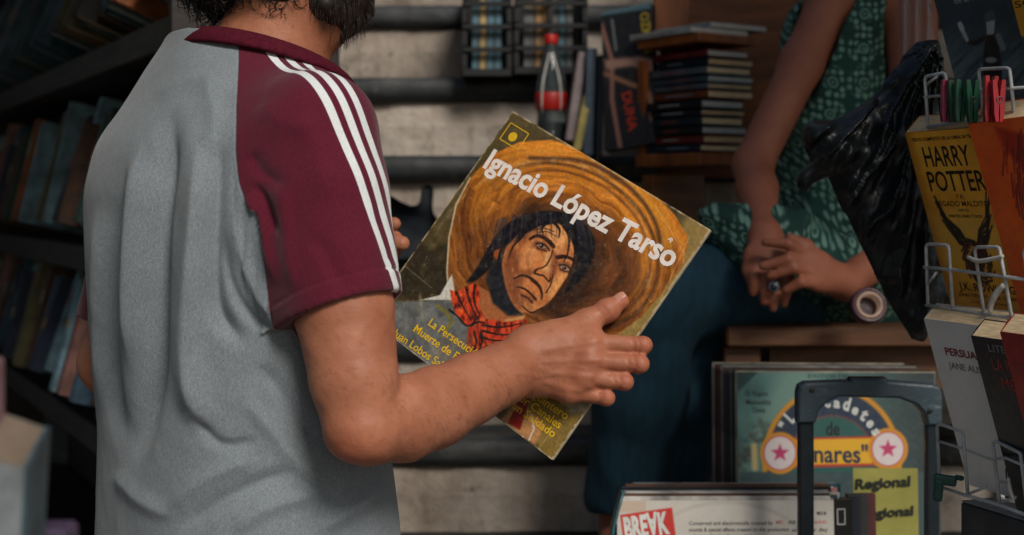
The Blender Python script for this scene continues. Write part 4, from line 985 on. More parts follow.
for an in (ANR, ANL):
    SH = Field(an - .3, an + .25, .006); t_ = an + np.array([-.045, -.15, 0]); t_[2] = TREAD[-1] + .028; h_ = an.copy(); h_[2] = TREAD[-1] + .036; h_[1] += .02
    SH.chain([h_, (h_ + t_) / 2, t_], [.040, .038, .034], .02); SH.limb(h_ + UP * .03, h_ + UP * .03 + np.array([0, -.03, 0]), .04, .036, .02)
    sl2, X2, Y2, Z2 = SH.box(an - .4, an + .4); SH.cut(sl2, TREAD[-1] + .002 - Z2 + 0 * X2 + 0 * Y2)
    SH.cut(sl2, Field.cone(X2, Y2, Z2, (h_ * .3 + t_ * .7) + UP * .045, h_ + UP * .10, .030, .036), .004)
    v, f = SH.mesh(2); obj('shoe', v, f, M['blk'], woman, True)
HF = Field(HCW - .22, HCW + .22, .008); HF.ell(HCW + UP * .02 - wf * .022, (.098, .112, .122), np.array([wr_, wf, UP]), .01); HF.ell(HCW - wf * .10 - UP * .04, (.06, .05, .07), np.array([wr_, wf, UP]), .02)
sl2, X2, Y2, Z2 = HF.box(HCW - .3, HCW + .3); fx = (X2 - HCW[0]) * wf[0] + (Y2 - HCW[1]) * wf[1] + 0 * Z2; HF.cut(sl2, np.maximum(.03 - fx, (Z2 - HCW[2]) - .07 + 0 * X2 + 0 * Y2), .01)
v, f = HF.mesh(2); nv = normals(v, f); obj('hair', v + nv * (n3(v, 90, 3) * .004)[:, None], f, M['hair'], woman, True)
# bench
bz = P(800, 326, 2.40)[2]
bench = thing('bench', 'plain wooden bench under the seated woman', 'bench', (.62, 2.6, TREAD[-1]))
MB().box((.69, 2.58, bz - .017), (.66, .40, .034), bev=.004).build('seat', M['bench'], bench)
for x in (P(741, 345, 2.42)[0], .98):
    for y in (2.43, 2.73): MB().box((x, y, (bz - .036 + TREAD[-1]) / 2), (.062, .05, bz - .036 - TREAD[-1]), bev=.003).build('leg', M['bench'], bench)
MB().box((.69, 2.44, bz - .075), (.50, .022, .07)).build('apron', M['bench'], bench)
# roll of tape on the bench
tpc = P(868, 306, 2.27) ; tpr = .026
tax = np.array([[1, 0, 0], [0, .25, .97], [0, -.97, .25]])
tape = MB(); n_ = 32
tape.lathe(tpc, [(.0165, -.012), (.0165, .012), (.0215, .0122), (.0215, -.0122), (.0165, -.012)], n_, tax)
tp0 = tape.build('tape_roll', pm('card_core', (196, 168, 150), (160, 132, 116), 60, .8, .2, 300), None, True, loc=tuple(tpc)); tag(tp0, 'small roll of dark tape with a pale core beside the woman\'s hand', 'tape roll')
mb = MB(); mb.lathe(tpc, [(.0217, -.0115), (.0217, .0115), (.0285, .0115), (.0290, 0), (.0285, -.0115), (.0217, -.0115)], n_, tax); mb.build('tape', pm('plum_tape', (72, 40, 52), (52, 28, 40), 50, .3, 0), tp0, True)
# ------------------------------------------------------------------ records in boxes
SLC = [('cream', (198, 188, 166)), ('dark blue', (28, 40, 60)), ('red', (142, 42, 36)), ('black', (22, 22, 24)), ('brown', (110, 74, 48)), ('grey', (120, 124, 126)), ('teal', (30, 78, 80)), ('white', (206, 202, 196)), ('orange', (176, 96, 40)), ('pink', (184, 120, 120))]
def sleeve(fr, th, mat, label, name='record_sleeve', group=None):
    m = MB(); m.box(fr(fr.w / 2, fr.h / 2, -th / 2 - .0003), (fr.w, fr.h, th), np.array([fr.ex, fr.ey, fr.n]), .0008)
    o = m.build(name, mat, loc=tuple(fr(fr.w / 2, 0))); tag(o, label, 'record', group); return o
def vert_frame(x, y, Y, w, h, yaw=0, tilt=0, left=False):
    """upright rectangle whose top-left corner is at pixel x,y"""
    ex = np.array([math.cos(yaw), math.sin(yaw), 0]); nn = np.array([math.sin(yaw), -math.cos(yaw), 0]); ey = UP * math.cos(tilt) - nn * math.sin(tilt)
    tl = P(x, y, Y); return Frame(tl + ex * w / 2 - ey * h / 2, ex, ey, w, h)
# back box with the green record
fr = vert_frame(737, 372, 2.26, .315, .315, math.radians(-2), math.radians(5))
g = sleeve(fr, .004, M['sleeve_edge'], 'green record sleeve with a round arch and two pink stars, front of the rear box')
A = Art(fr, 260, 260, (74, 116, 112), True); X, Y = A.X, A.Y
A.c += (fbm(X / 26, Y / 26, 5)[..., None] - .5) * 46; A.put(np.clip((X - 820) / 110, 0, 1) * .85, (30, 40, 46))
A.poly([(735, 360), (764, 366), (738, 392)], (22, 62, 62), 2); A.poly([(786, 366), (830, 372), (770, 440), (745, 470), (748, 430)], (128, 158, 146), 16, .6)
A.put(A.cov(lsdf(X, Y, [(737, 470), (760, 430)]) - 10, 8) * np.clip(fbm(X / 5, Y / 5, 9) * 2 - .6, 0, 1), (54, 60, 54)); A.line([(754, 446), (755, 468)], 6, (196, 176, 120), 3)
cx, cy = 832, 462
A.ell(cx, cy, 70, 76, (206, 140, 34), 2); A.ell(cx, cy, 65, 71, (28, 48, 72), 2); A.ell(cx, cy, 44, 47, (120, 60, 60), 1.5); A.ell(cx, cy, 42.5, 45.5, (30, 86, 82), 1.5)
A.poly([(740, 472), (930, 472), (930, 540), (740, 540)], (52, 74, 78), 2)
A.poly([(786, 438), (874, 436), (874, 466), (786, 468)], (176, 50, 40), 1.2); A.poly([(788, 440), (872, 438), (872, 463.5), (788, 465)], (222, 170, 34), 1.2)
for sx, sy in ((780, 453), (888, 449)):
    A.ell(sx, sy, 20, 21, (206, 140, 34), 1.5); A.ell(sx, sy, 16.5, 17.5, (176, 60, 60), 1.5); A.ell(sx, sy, 15.5, 16.5, (214, 204, 204), 1.5)
    A.poly([(sx + (9.5 if q % 2 == 0 else 4) * math.sin(q * math.pi / 5), sy - (9.5 if q % 2 == 0 else 4) * math.cos(q * math.pi / 5)) for q in range(10)], (190, 52, 104), 1.2)
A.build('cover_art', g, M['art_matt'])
dk, wh = ink((24, 40, 44)), ink((214, 218, 214))
def ptext(s, frm, x0, y0, wpx, hpx, mat, parent, bold=0, ang=0, name='lettering', off=.0006):
    """lettering with pixel-sized width and height on a frame"""
    a = frm.uv(x0, y0); kx = np.linalg.norm(proj(frm(a[0] + .02, a[1])) - proj(frm(*a))) / .02; ky = np.linalg.norm(proj(frm(a[0], a[1] + .02)) - proj(frm(*a))) / .02
    return text(name, s, frm, a[0], a[1], mat, parent, w=wpx / kx, h=hpx / ky, bold=bold, ang=ang, off=off)
for s, x, y, w in (('El Rapto', 746, 396, 22), ('Manuelita', 746, 404.5, 25), ('Diela', 753, 412.5, 12)): ptext(s, fr, x, y, w, 5.5, dk, g, .01)
ptext('EXITOS DE', fr, 808, 378, 40, 4, dk, g)
ptext('de', fr, 826, 435, 14, 14, ink((16, 26, 30)), g, .02); ptext('Linares"', fr, 799, 462, 69, 18, ink((24, 44, 74)), g, .02)
ww = '"Los Cadetes'
for i, ch in enumerate(ww):
    if ch == ' ': continue
    a = math.radians(-56 + i * 10.2); x, y = cx + 51 * math.sin(a), cy - 55 * math.cos(a)
    ptext(ch, fr, x - 3.4, y, 5.5 if ch in '"' else 6.6, 13 if ch in 'LCdt' else 10.5, wh, g, .04, -a)
for i in range(9):
    off = .006 + .0115 * i; cn, c_ = [('cream', (186, 176, 156)), ('black', (24, 26, 28)), ('grey', (120, 126, 128)), ('dark blue', (26, 40, 56)), ('brown', (92, 66, 48)), ('pale grey', (168, 170, 168)), ('dark red', (96, 36, 34)), ('charcoal', (48, 52, 56)), ('cream', (178, 168, 148))][i]
    f2 = vert_frame(736 - 3.0 * i - rnd.uniform(0, 2), 371 - .9 * i + rnd.uniform(-1.5, 1.5), 2.26 + off, .315, .315, math.radians(-2 - rnd.uniform(0, 1.5)), math.radians(5))
    sleeve(f2, .004, bmat(c_, .6), '%s record sleeve in the rear box, %s behind the green one' % (cn, ORD[i]), group='records in the rear box')
zb = fr(0, 0)[2]
bx = thing('record_box', 'low wooden box holding the upright records with the green front sleeve', 'box', (.5, 2.3, TREAD[-1]))
bl, br_ = P(714, 480, 2.25)[0], P(935, 480, 2.25)[0]
MB().box(((bl + br_) / 2, 2.232, zb - .012), (br_ - bl, .014, .048), bev=.002).build('front_board', M['owood'], bx)
MB().box(((bl + br_) / 2, 2.36, zb - .018), (br_ - bl, .24, .02)).build('bottom_board', M['bwood'], bx)
for x in (bl + .007, br_ - .007): MB().box((x, 2.36, zb + .01), (.013, .24, .075)).build('side_board', M['owood'], bx)
for x in (bl + .03, br_ - .03):
    for y in (2.29, 2.46): MB().box((x, y, (zb - .029 + TREAD[-1]) / 2), (.03, .03, zb - .029 - TREAD[-1])).build('foot', M['bwood'], bx)

# front box
fr = vert_frame(617, 501, 2.06, .315, .315, math.radians(1), math.radians(4))
b = sleeve(fr, .004, M['wpaper'], 'white record sleeve with a red printed block, front of the near box')
A = Art(fr, 240, 240, (198, 194, 186), True); X, Y = A.X, A.Y
A.c += (fbm(X / 30, Y / 30, 15)[..., None] - .5) * 22; A.ell(727, 612, 112, 110, (176, 172, 164), 3, 0, .5, 4)
A.poly([(616, 499), (646, 501), (646, 512), (616, 512)], (186, 162, 142), 2, .7)
rb = [(620, 515), (672, 507.5), (677, 545), (625, 553)]
A.poly(rb, (190, 40, 34), 1)
A.build('cover_art', b, M['art_matt'])
red, blk, pinkk = ink((190, 40, 34)), ink((40, 40, 42)), ink((206, 110, 104))
ptext('BRE∀K', fr, 625.5, 538.5, 45, 21.5, wh, b, .05, math.radians(7.5))
ptext('OUT', fr, 629, 562, 45, 19, wh, b, .05, math.radians(7.5))
for s, x, y, w, m_ in (('Conserved and electronically created by', 689, 525, 84, blk), ('MEL', 776, 524, 8, pinkk), ('All', 788, 524, 7, blk), ('music', 797, 523.5, 30, pinkk),
                       ('sounds & special effects created on this production', 689, 531.5, 100, blk), ('and over day', 792, 531.5, 36, blk), ('only is professionally recorded', 689, 538, 62, blk), ('engineered at the studio', 754, 538, 74, pinkk), ('MAX-M', 817, 515, 9, blk)):
    ptext(s, fr, x, y, w, 4.0, m_, b, .008)
NB_ = [('white', (214, 210, 204)), ('dark', (30, 34, 40)), ('cream', (196, 184, 160)), ('pink', (176, 120, 118)), ('slate', (70, 84, 96)), ('white', (206, 204, 200)), ('brown', (96, 66, 50)), ('black', (20, 22, 26)), ('pale grey', (160, 164, 166)), ('teal', (36, 84, 90))]
for i in range(20):
    cn, c_ = NB_[(i * 3 + i // 10) % 10]
    f2 = vert_frame(619 + rnd.uniform(-2, 9) + (i > 12) * 8, 499 - .8 * i + rnd.uniform(-5, 2.0), 2.066 + .0062 * (i + 1), .308 + rnd.uniform(0, .01), .31, math.radians(rnd.uniform(-.8, 1.6)), math.radians(4 + rnd.uniform(-.5, .5)))
    sleeve(f2, .0026 if i % 4 else .004, bmat(c_, .35), '%s record sleeve in the near box, %s behind the front one' % (cn, ORD[i]), group='records in the near box')
# small stack standing out on the right of the box
for i in range(4):
    cn, c_ = [('black', (20, 22, 26)), ('navy', (24, 34, 54)), ('charcoal', (48, 50, 54)), ('maroon', (84, 30, 34))][i]
    f2 = vert_frame(834 + 6.5 * i, 500 - 2 * i - (i == 2) * 2, 2.074 + .012 * i, .028 + .002 * i, .18, math.radians(6), math.radians(3))
    q = sleeve(f2, .009, bmat(c_, .5), ['black cassette box with a white printed frame beside the white record', 'navy cassette box, second to the right of the white record', 'charcoal cassette box, third to the right of the white record', 'maroon cassette box nearest the yellow paper'][i], 'cassette_box', 'cassette boxes beside the records')
    mb = MB(); u0, v0 = .004, f2.h - .036
    for (ua_, va_, w_2, h_2) in ((.0, 0, .012, .0015), (0, .022, .012, .0015), (0, 0, .0015, .023), (.011, 0, .0015, .023)): mb.box(f2(u0 + ua_ + w_2 / 2, v0 + va_ + h_2 / 2, .0004), (w_2, h_2, .0006), np.array([f2.ex, f2.ey, f2.n]))
    mb.build('printed_frame', ink([(200, 200, 200), (150, 80, 80), (120, 130, 140), (170, 150, 90)][i]), q)
zb = fr(0, 0)[2]
bl, br_ = P(611, 500, 2.06)[0], P(872, 500, 2.06)[0]
bx = thing('record_box', 'low plastic crate with a teal liner holding the near records', 'box', ((bl + br_) / 2, 2.1, PL))
mb = MB(); mb.box(((bl + br_) / 2, 2.13, zb - .012), (br_ - bl, .20, .02)); mb.build('bottom', M['blk'], bx)
MB().box(((bl + br_) / 2, 2.035, zb + .06), (br_ - bl, .008, .14), bev=.002).build('front_board', M['blk'], bx)
MB().box(((bl + br_) / 2, 2.13, (zb - .023 + PL) / 2), (br_ - bl - .04, .16, zb - .023 - PL)).build('base', M['bwood'], bx)
teal = pm('teal_vinyl', (58, 104, 110), (36, 76, 84), 20, .4, .2, 100)
tl = P(610, 535, 2.09); v = []; f = []
for i in range(9):
    a = i / 8; 
    for j in range(7):
        b2 = j / 6; v.append(P(611 + 16 * max(0, b2 - .55) ** 1.4 * 2.2, 600 - 108 * b2, 2.045 + .14 * a) + np.array([-.004 * math.sin(a * 9), 0, .003 * math.sin(a * 14)]))
for i in range(8):
    for j in range(6): q = i * 7 + j; f.append([q, q + 1, q + 8, q + 7])
v = np.array(v); v2 = v + np.array([.004, 0, 0]); nV = len(v)
ff = f + [[q + nV for q in p_][::-1] for p_ in f]
rim = [j for j in range(7)] + [i * 7 + 6 for i in range(1, 9)] + [56 + j for j in range(5, -1, -1)] + [i * 7 for i in range(7, 0, -1)]
ff += [[rim[i], rim[(i + 1) % len(rim)], rim[(i + 1) % len(rim)] + nV, rim[i] + nV] for i in range(len(rim))]
obj('liner', np.vstack([v, v2]), ff, teal, bx, True)
# yellow paper notes
yp = pm('yellow_note_paper', (150, 146, 72), (124, 122, 60), 12, .8, .15, 200)
felt = ink((20, 26, 24))
fr = vert_frame(853, 468, 2.14, .0965, .12, math.radians(-2), math.radians(3))
def sheet(fr, mat, name, label, cat, th=.0012):
    m = MB(); nx = 12; v = []; f = []
    for s in (0, -th):
        for i in range(nx + 1):
            for j in range(nx + 1):
                v.append(fr(fr.w * i / nx, fr.h * j / nx, s + .0012 * math.sin(i * .5 + 1) * (1 - j / nx)))
    n = (nx + 1) ** 2
    for i in range(nx):
        for j in range(nx):
            q = i * (nx + 1) + j; f.append([q, q + nx + 1, q + nx + 2, q + 1]); f.append([n + q, n + q + 1, n + q + nx + 2, n + q + nx + 1])
    rim = [j for j in range(nx + 1)] + [i * (nx + 1) + nx for i in range(1, nx + 1)] + [nx * (nx + 1) + j for j in range(nx - 1, -1, -1)] + [i * (nx + 1) for i in range(nx - 1, 0, -1)]
    f += [[rim[i], rim[(i + 1) % len(rim)], rim[(i + 1) % len(rim)] + n, rim[i] + n] for i in range(len(rim))]
    o = obj(name, v, f, mat, None, loc=tuple(fr(fr.w / 2, 0))); tag(o, label, cat); return o
n1 = sheet(fr, yp, 'paper_note', 'yellow paper with the handwritten word Regional twice, behind the trolley handle', 'note')
for s, x, y, w, h_ in (('Regional', 855, 489, 55, 13), ('Regional', 860, 518, 53, 12)):
    a = fr.uv(x, y)
    kx = np.linalg.norm(proj(fr(a[0] + .02, a[1])) - proj(fr(*a))) / .02
    text('handwriting', s, fr, a[0], a[1], felt, n1, w=w / kx, h=h_ / kx * .8, ang=math.radians(4), shear=.12, off=.0022, bold=.03)
# board the note leans on
m = MB(); m.box(fr(fr.w / 2, -.03, -.006), (.085, .26, .006), np.array([fr.ex, fr.ey, fr.n]))
o = m.build('divider_card', M['bwood'], loc=tuple(fr(fr.w / 2, -.1))); tag(o, 'brown divider card standing behind the yellow note', 'card')

# ------------------------------------------------------------------ folding trolley
TY = 1.93
tr = thing('trolley', 'black folding hand trolley with a tall grey handle frame', 'trolley', (P(866, 500, TY)[0], TY, 0))
kq = NT('dark_grey_plastic'); cq = kq.ramp(kq.noise(12, 8), [(.3, lin((46, 62, 70))), (.7, lin((60, 78, 88)))])
cq = kq.mix(kq.ramp(kq.noise(90, 5, .7, stretch=(.25, 1, 1.2)), [(.60, (0, 0, 0, 1)), (.70, (.6,) * 3 + (1,))]), cq, lin((128, 140, 146)))
kq.l(cq, kq.b.inputs['Base Color']); kq.l(kq.math('ADD', kq.math('MULTIPLY', kq.noise(40, 5), .5), .2), kq.b.inputs['Roughness']); kq.bump(kq.noise(240, 4), .25); mt = kq.m
mtube = pm('black_anodised_tube', (44, 56, 64), (32, 42, 50), 30, .34, .1, 200, metal=.5)
hf = Frame(P(868, 440, TY), (1, -.02, 0), UP, .4, .4)
outer = [(796, 422), (796, 392), (798, 385), (804, 381.5), (848, 380), (850, 377), (884, 377.5), (886, 380), (930, 383.5), (937, 386), (940, 392), (940, 424), (925, 424), (923, 414), (914, 404), (897, 397.5), (838, 396), (828, 400), (818, 409), (814, 422)]
mb = MB(); pts2 = [tuple(hf.uv(x, y)) for x, y in outer]
n = len(pts2); pts2 = np.array(pts2)
def ring_at(ins, off):
    c = []; area = 0
    for i in range(n):
        a, b_2, c2 = pts2[i - 1], pts2[i], pts2[(i + 1) % n]; e1 = (b_2 - a) / np.linalg.norm(b_2 - a); e2 = (c2 - b_2) / np.linalg.norm(c2 - b_2); nn = np.array([e1[1] + e2[1], -(e1[0] + e2[0])]); nn /= np.linalg.norm(nn) + 1e-9
        c.append(hf(*(b_2 - nn * ins * SGN), off))
    return c
ar = sum(pts2[i - 1][0] * pts2[i][1] - pts2[i][0] * pts2[i - 1][1] for i in range(n)); SGN = 1 if ar > 0 else -1
rings = [ring_at(.004, .014), ring_at(.001, .012), ring_at(0, .007), ring_at(0, -.012), ring_at(.004, -.016)]
vv = [q for r_ in rings for q in r_]; ff = [list(range(n)), [4 * n + i for i in range(n)][::-1]]
for r_ in range(4):
    for i in range(n): ff.append([r_ * n + i, r_ * n + (i + 1) % n, (r_ + 1) * n + (i + 1) % n, (r_ + 1) * n + i])
mb.add(vv, ff); hd = mb.build('handle', mt, tr)
for x, y in ((812, 390), (930, 411)):
    MB().lathe(hf.px(x, y, .0145), [(.0035, 0), (.0035, .0008), (.001, .0012)], 12, np.array([hf.ex, hf.ey, hf.n])).build('screw', M['blk'], hd)
mb = MB(); mb.box(hf.px(867, 379.5, 0), (.052, .008, .018), np.array([hf.ex, hf.ey, hf.n]), .003, 2); mb.build('release_button', M['blk'], hd)
for x0, x1 in ((797, 814), (924, 939)):
    c1 = hf.px((x0 + x1) / 2, 421, 0); mb = MB(); zt, zb_ = c1[2], .10; wd = (x1 - x0) / F * TY - .002
    mb.box((c1[0], c1[1], (zt + zb_) / 2), (wd, .014, zt - zb_), bev=.003, seg=2); tb = mb.build('tube', mtube, tr)
    MB().box((c1[0] - wd * .28, c1[1] - .0072, (zt + zb_) / 2), (wd * .14, .0012, zt - zb_ - .02)).build('groove', M['blk'], tb)
xl, xr = P(805, 0, TY)[0], P(931, 0, TY)[0]
MB().box(((xl + xr) / 2, TY - .13, .045), (xr - xl + .10, .26, .02), bev=.004).build('base_plate', M['blk'], tr)
MB().box(((xl + xr) / 2, TY, .09), (xr - xl + .06, .04, .05), bev=.004).build('cross_bar', M['blk'], tr)
for x in (xl - .05, xr + .05): MB().lathe((x, TY, .06), [(.06, -.012), (.06, .012)], 20, np.array([[0, 1, 0], [0, 0, 1], [1, 0, 0]])).build('wheel', M['blk'], tr)

# ------------------------------------------------------------------ book rack on the right
bx_ = np.array([.33, -.944, 0]); bx_ /= np.linalg.norm(bx_)
bn_ = np.array([-.90, -.32, -.30]); bn_ -= bx_ * np.dot(bn_, bx_); bn_ /= np.linalg.norm(bn_); by_ = np.cross(bn_, bx_)
def rack_frame(x, y, Y, w, h, roll=0, ny=None):
    ex = bx_ * math.cos(roll) + by_ * math.sin(roll); ey = -bx_ * math.sin(roll) + by_ * math.cos(roll)
    tl = P(x, y, Y); return Frame(tl + ex * w / 2 - ey * h / 2, ex, ey, w, h)
def paperback(fr, th, col, label, artf=None, shear=.55, rough=.35, res=120):
    """covers, rounded spine on the left and a page block whose top has slid backwards"""
    c = lambda u, v, o: fr(u, v, o) + fr.ey * (-o) * shear * (v / fr.h)
    t = .0006; w, h = fr.w, fr.h
    m = MB()
    def sheet2(o):
        vs = [c(u, v, o + e) for e in (0, -t) for u, v in ((0, 0), (w, 0), (w, h), (0, h))]; m.add(vs, [[0, 1, 2, 3], [7, 6, 5, 4], [0, 4, 5, 1], [1, 5, 6, 2], [2, 6, 7, 3], [3, 7, 4, 0]])
    sheet2(-.0004); sheet2(-th)
    m.add([c(0, 0, -.0004), c(0, h, -.0004), c(-.0015, h, -th / 2), c(-.0015, 0, -th / 2), c(0, h, -th), c(0, 0, -th), c(t, 0, -.0006), c(t, h, -.0006), c(t, h, -th), c(t, 0, -th)], [[0, 3, 2, 1], [3, 5, 4, 2], [6, 7, 8, 9], [0, 1, 7, 6], [4, 5, 9, 8]])
    o = m.build('paperback', bmat(col, rough), loc=tuple(fr(w / 2, 0, -th / 2))); tag(o, label, 'book')
    a, e = .0008, .0015
    vs = [c(u, v, q) for q in (-t - .0006, -th + .0002) for u, v in ((a, .001), (w - e, .001), (w - e, h - .0006), (a, h - .0006))]
    MB().add(vs, [[0, 1, 2, 3], [7, 6, 5, 4], [0, 4, 5, 1], [1, 5, 6, 2], [2, 6, 7, 3], [3, 7, 4, 0]]).build('pages', M['paper'], o)
    if artf:
        A = Art(fr, res, int(res * h / w), col, True); artf(A); A.build('cover_art', o, M['art'])
    return o
Yh = 1.750
fr1 = rack_frame(905, 133, 1.757, .150, .232)
def art1(A):
    X, Y = A.X, A.Y
    A.c = np.array([246, 176, 48]) + (fbm(X / 18, Y / 18, 3)[..., None] - .5) * np.array([70, 70, 40])
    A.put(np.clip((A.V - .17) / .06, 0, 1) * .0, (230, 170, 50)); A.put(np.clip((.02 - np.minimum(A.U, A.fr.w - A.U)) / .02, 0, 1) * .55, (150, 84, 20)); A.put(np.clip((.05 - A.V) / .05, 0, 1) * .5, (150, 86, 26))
    A.poly([(930, 215), (985, 215), (1000, 262), (950, 262)], (228, 182, 80), 14, .6)
    # dark winged ornament
    r = random.Random(4)
    def W_(u, v): return tuple(proj(A.fr(u, v)))
    for s in (-1, 1):
        for q in range(22):
            a = q / 21; bx0, by0 = .076 + s * (.008 + .010 * a), .088 + .02 * a; tx, ty = .076 + s * (.018 + .030 * a + .010 * math.sin(a * 3) + r.uniform(-.003, .003)), .092 + .060 * a + r.uniform(-.008, .006)
            A.line([W_(bx0, by0), W_((bx0 + tx) / 2 + s * .004, (by0 + ty) / 2 - .006), W_(tx, ty)], 1.9 - 1.0 * a, (24, 18, 14), 1.0)
    for q in range(70):
        a = q * .39; R = r.uniform(.017, .027); p = W_(.076 + R * .95 * math.cos(a), .068 + R * math.sin(a)); p2 = W_(.076 + (R + .004) * .95 * math.cos(a + .45), .068 + (R + .004) * math.sin(a + .45)); A.line([p, p2], 1.6, (40, 24, 16) if q % 3 else (110, 52, 30), 1)
    c0 = W_(.076, .068); A.ell(c0[0], c0[1], 8, 14, (70, 28, 18), 3)
    A.line([W_(.076, .075), W_(.076, .058)], 2.4, (20, 12, 10)); A.line([W_(.070, .056), W_(.082, .056)], 2, (20, 12, 10))
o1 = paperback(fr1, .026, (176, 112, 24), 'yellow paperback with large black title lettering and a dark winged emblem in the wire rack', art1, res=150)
bk = ink((26, 18, 12))
for s, u, v, w, h_, bo in (('TEXTO COMPLETO DE LA OBRA DE TEATRO', .076, .2205, .132, .0042, .02), ('HARRY', .070, .188, .088, .026, .012), ('POTTER', .076, .157, .108, .026, .012), ('Y EL', .076, .1475, .016, .005, 0), ('LEGADO MALDITO', .076, .1375, .098, .0072, .004),
                           ('PARTES', .076, .131, .02, .0035, 0), ('PARTES UNO Y DOS', .076, .1235, .062, .0036, .02), ('J.K. ROWLING', .080, .0300, .104, .0102, .012), ('JOHN TIFFANY · JACK THORNE', .080, .0215, .116, .0045, .006), ('LA NUEVA OBRA DE TEATRO', .080, .0140, .07, .003, 0)):
    text('lettering', s, fr1, u, v, bk, o1, w=w, h=h_, bold=bo, align='c')
fr2 = rack_frame(968, 124, 1.630, .152, .232, .03)
def art2(A):
    X, Y = A.X, A.Y
    A.c = np.array([248, 104, 30]) + (fbm(X / 14, Y / 14, 8)[..., None] - .5) * np.array([50, 60, 30])
    A.put(np.clip((A.V - .13) / .1, 0, 1) * .5, (236, 96, 30))
    def W_(u, v): return tuple(proj(A.fr(u, v)))
    r = random.Random(9)
    A.poly([W_(.045, .225), W_(.09, .212), (W_(.15, .222)), W_(.15, .14), W_(.10, .150), W_(.07, .175), W_(.05, .20)], (176, 40, 26), 5, .85)
    for q in range(46):
        u0, v0 = r.uniform(.05, .14), r.uniform(.12, .22); A.line([W_(u0, v0), W_(u0 - .012 + r.uniform(-.006, .006), v0 - .028)], 1.6, r.choice([(120, 22, 18), (206, 60, 30), (96, 26, 22)]), 1, .8)
    for q in range(12): A.line([W_(.05 + .004 * q, .15 - .003 * q), W_(.045 + .004 * q, .12 - .004 * q)], 1.4, (100, 28, 22), 1, .8)
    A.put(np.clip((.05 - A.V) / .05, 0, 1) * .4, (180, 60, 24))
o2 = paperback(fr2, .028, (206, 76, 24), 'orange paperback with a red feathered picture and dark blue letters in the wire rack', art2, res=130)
nb = ink((30, 40, 84))
text('lettering', 'G', fr2, .078, .104, nb, o2, h=.026, bold=.06); text('lettering', 'A', fr2, .104, .104, nb, o2, h=.026, bold=.06); text('lettering', '8', fr2, .084, .068, nb, o2, h=.026, bold=.06); text('lettering', 'O', fr2, .112, .068, nb, o2, h=.026, bold=.06)
# lower row
fr3 = rack_frame(924, 319, 1.700, .138, .212)
def art3(A): A.c = np.array([232, 233, 233]) + (fbm(A.X / 20, A.Y / 20, 2)[..., None] - .5) * 16
o3 = paperback(fr3, .022, (190, 192, 192), 'pale grey paperback with a dark red title in the lower wire pocket', art3)
text('lettering', 'PERSUASIÓN', fr3, .026, .170, ink((140, 24, 48)), o3, w=.096, h=.0095, bold=.03); text('lettering', 'JANE AUSTEN', fr3, .026, .153, ink((84, 88, 92)), o3, w=.086, h=.0085)
text('lettering', 'EDITORIAL', fr3, .058, .016, ink((70, 70, 74)), o3, w=.05, h=.004); text('printed_mark', '/', fr3, .078, .024, bk, o3, h=.013, bold=.04)
fr4 = rack_frame(971, 336, 1.580, .138, .212)
o4 = paperback(fr4, .022, (20, 24, 34), 'black paperback with rust red capitals between the grey and the red book', lambda A: A.put(np.ones_like(A.X), (18, 22, 32)))
for s, u, v, w, h_, c_ in (('LITERARIA', .026, .197, .074, .009, (150, 154, 160)), ('LA NARANJA', .026, .176, .094, .0145, (178, 72, 56)), ('MECÁNICA', .034, .154, .094, .0145, (178, 72, 56))): text('lettering', s, fr4, u, v, ink(c_), o4, w=w, h=h_)
fr5 = rack_frame(1000, 332, 1.500, .138, .212)
def art5(A):
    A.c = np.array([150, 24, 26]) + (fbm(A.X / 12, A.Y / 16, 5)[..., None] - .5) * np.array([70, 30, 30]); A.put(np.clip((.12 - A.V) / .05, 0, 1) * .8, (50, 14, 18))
    c0 = proj(A.fr(.052, .072)); A.ell(c0[0], c0[1], 13, 19, (190, 50, 40), 3)
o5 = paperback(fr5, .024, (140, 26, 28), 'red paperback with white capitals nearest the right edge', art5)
for s, u, v, w, h_ in (('EL', .06, .186, .014, .008), ('NEGRO', .044, .172, .06, .010), ('EL LUGAR', .026, .157, .085, .011)): text('lettering', s, fr5, u, v, wh, o5, w=w, h=h_, bold=.02)
# top row, cut by the frame
fr6 = rack_frame(918, -62, 1.745, .170, .245)
def art6(A):
    X, Y = A.X, A.Y
    A.c = np.array([40, 62, 76]) + (fbm(X / 20, Y / 20, 6)[..., None] - .5) * 20
    s = fbm((X + Y) / 5, (X - Y) / 34, 12); A.put(np.clip((Y - 20) / 55, 0, 1) * np.clip(s * 2.2 - .35, 0, 1) * .8, (130, 156, 162))
    A.poly([(986, 35), (997, 33), (1001, 60), (1003, 105), (984, 105), (983, 60)], (16, 22, 28), 1.5)
    A.ell(990, 18, 6, 8, (70, 84, 90), 1.5); A.poly([(986, 22), (995, 20), (994, 34), (987, 35)], (170, 184, 186), 1.5)
    A.line(spline([(984, 38), (975, 43), (966, 40)], 10), 5, (20, 26, 32), 1.5); A.line([(967, 40), (961, 27)], 4, (180, 190, 190), 1.5); A.line([(962, 29), (960, 24)], 5, (190, 198, 198), 1.2)
    A.line([(998, 36), (1003, 48)], 6, (120, 136, 142), 2); A.ell(991, 60, 6, 3, (150, 166, 170), 1.5)
    A.line([(929, -6), (944, 85)], 2, (110, 126, 132), 1.2, .7)
o6 = paperback(fr6, .02, (26, 40, 50), 'dark blue book with a pale-faced dark figure raising a hand, top of the rack', art6, shear=.3)
a = fr6.uv(955, 4); text('lettering', 'de la muerte', fr6, a[0], a[1], ink((150, 160, 164)), o6, w=.075, h=.0085, bold=.02)
a = fr6.uv(931, 11); text('lettering', 'B', fr6, a[0], a[1], ink((110, 150, 170)), o6, h=.010)
fr7 = rack_frame(994, -70, 1.585, .150, .240)
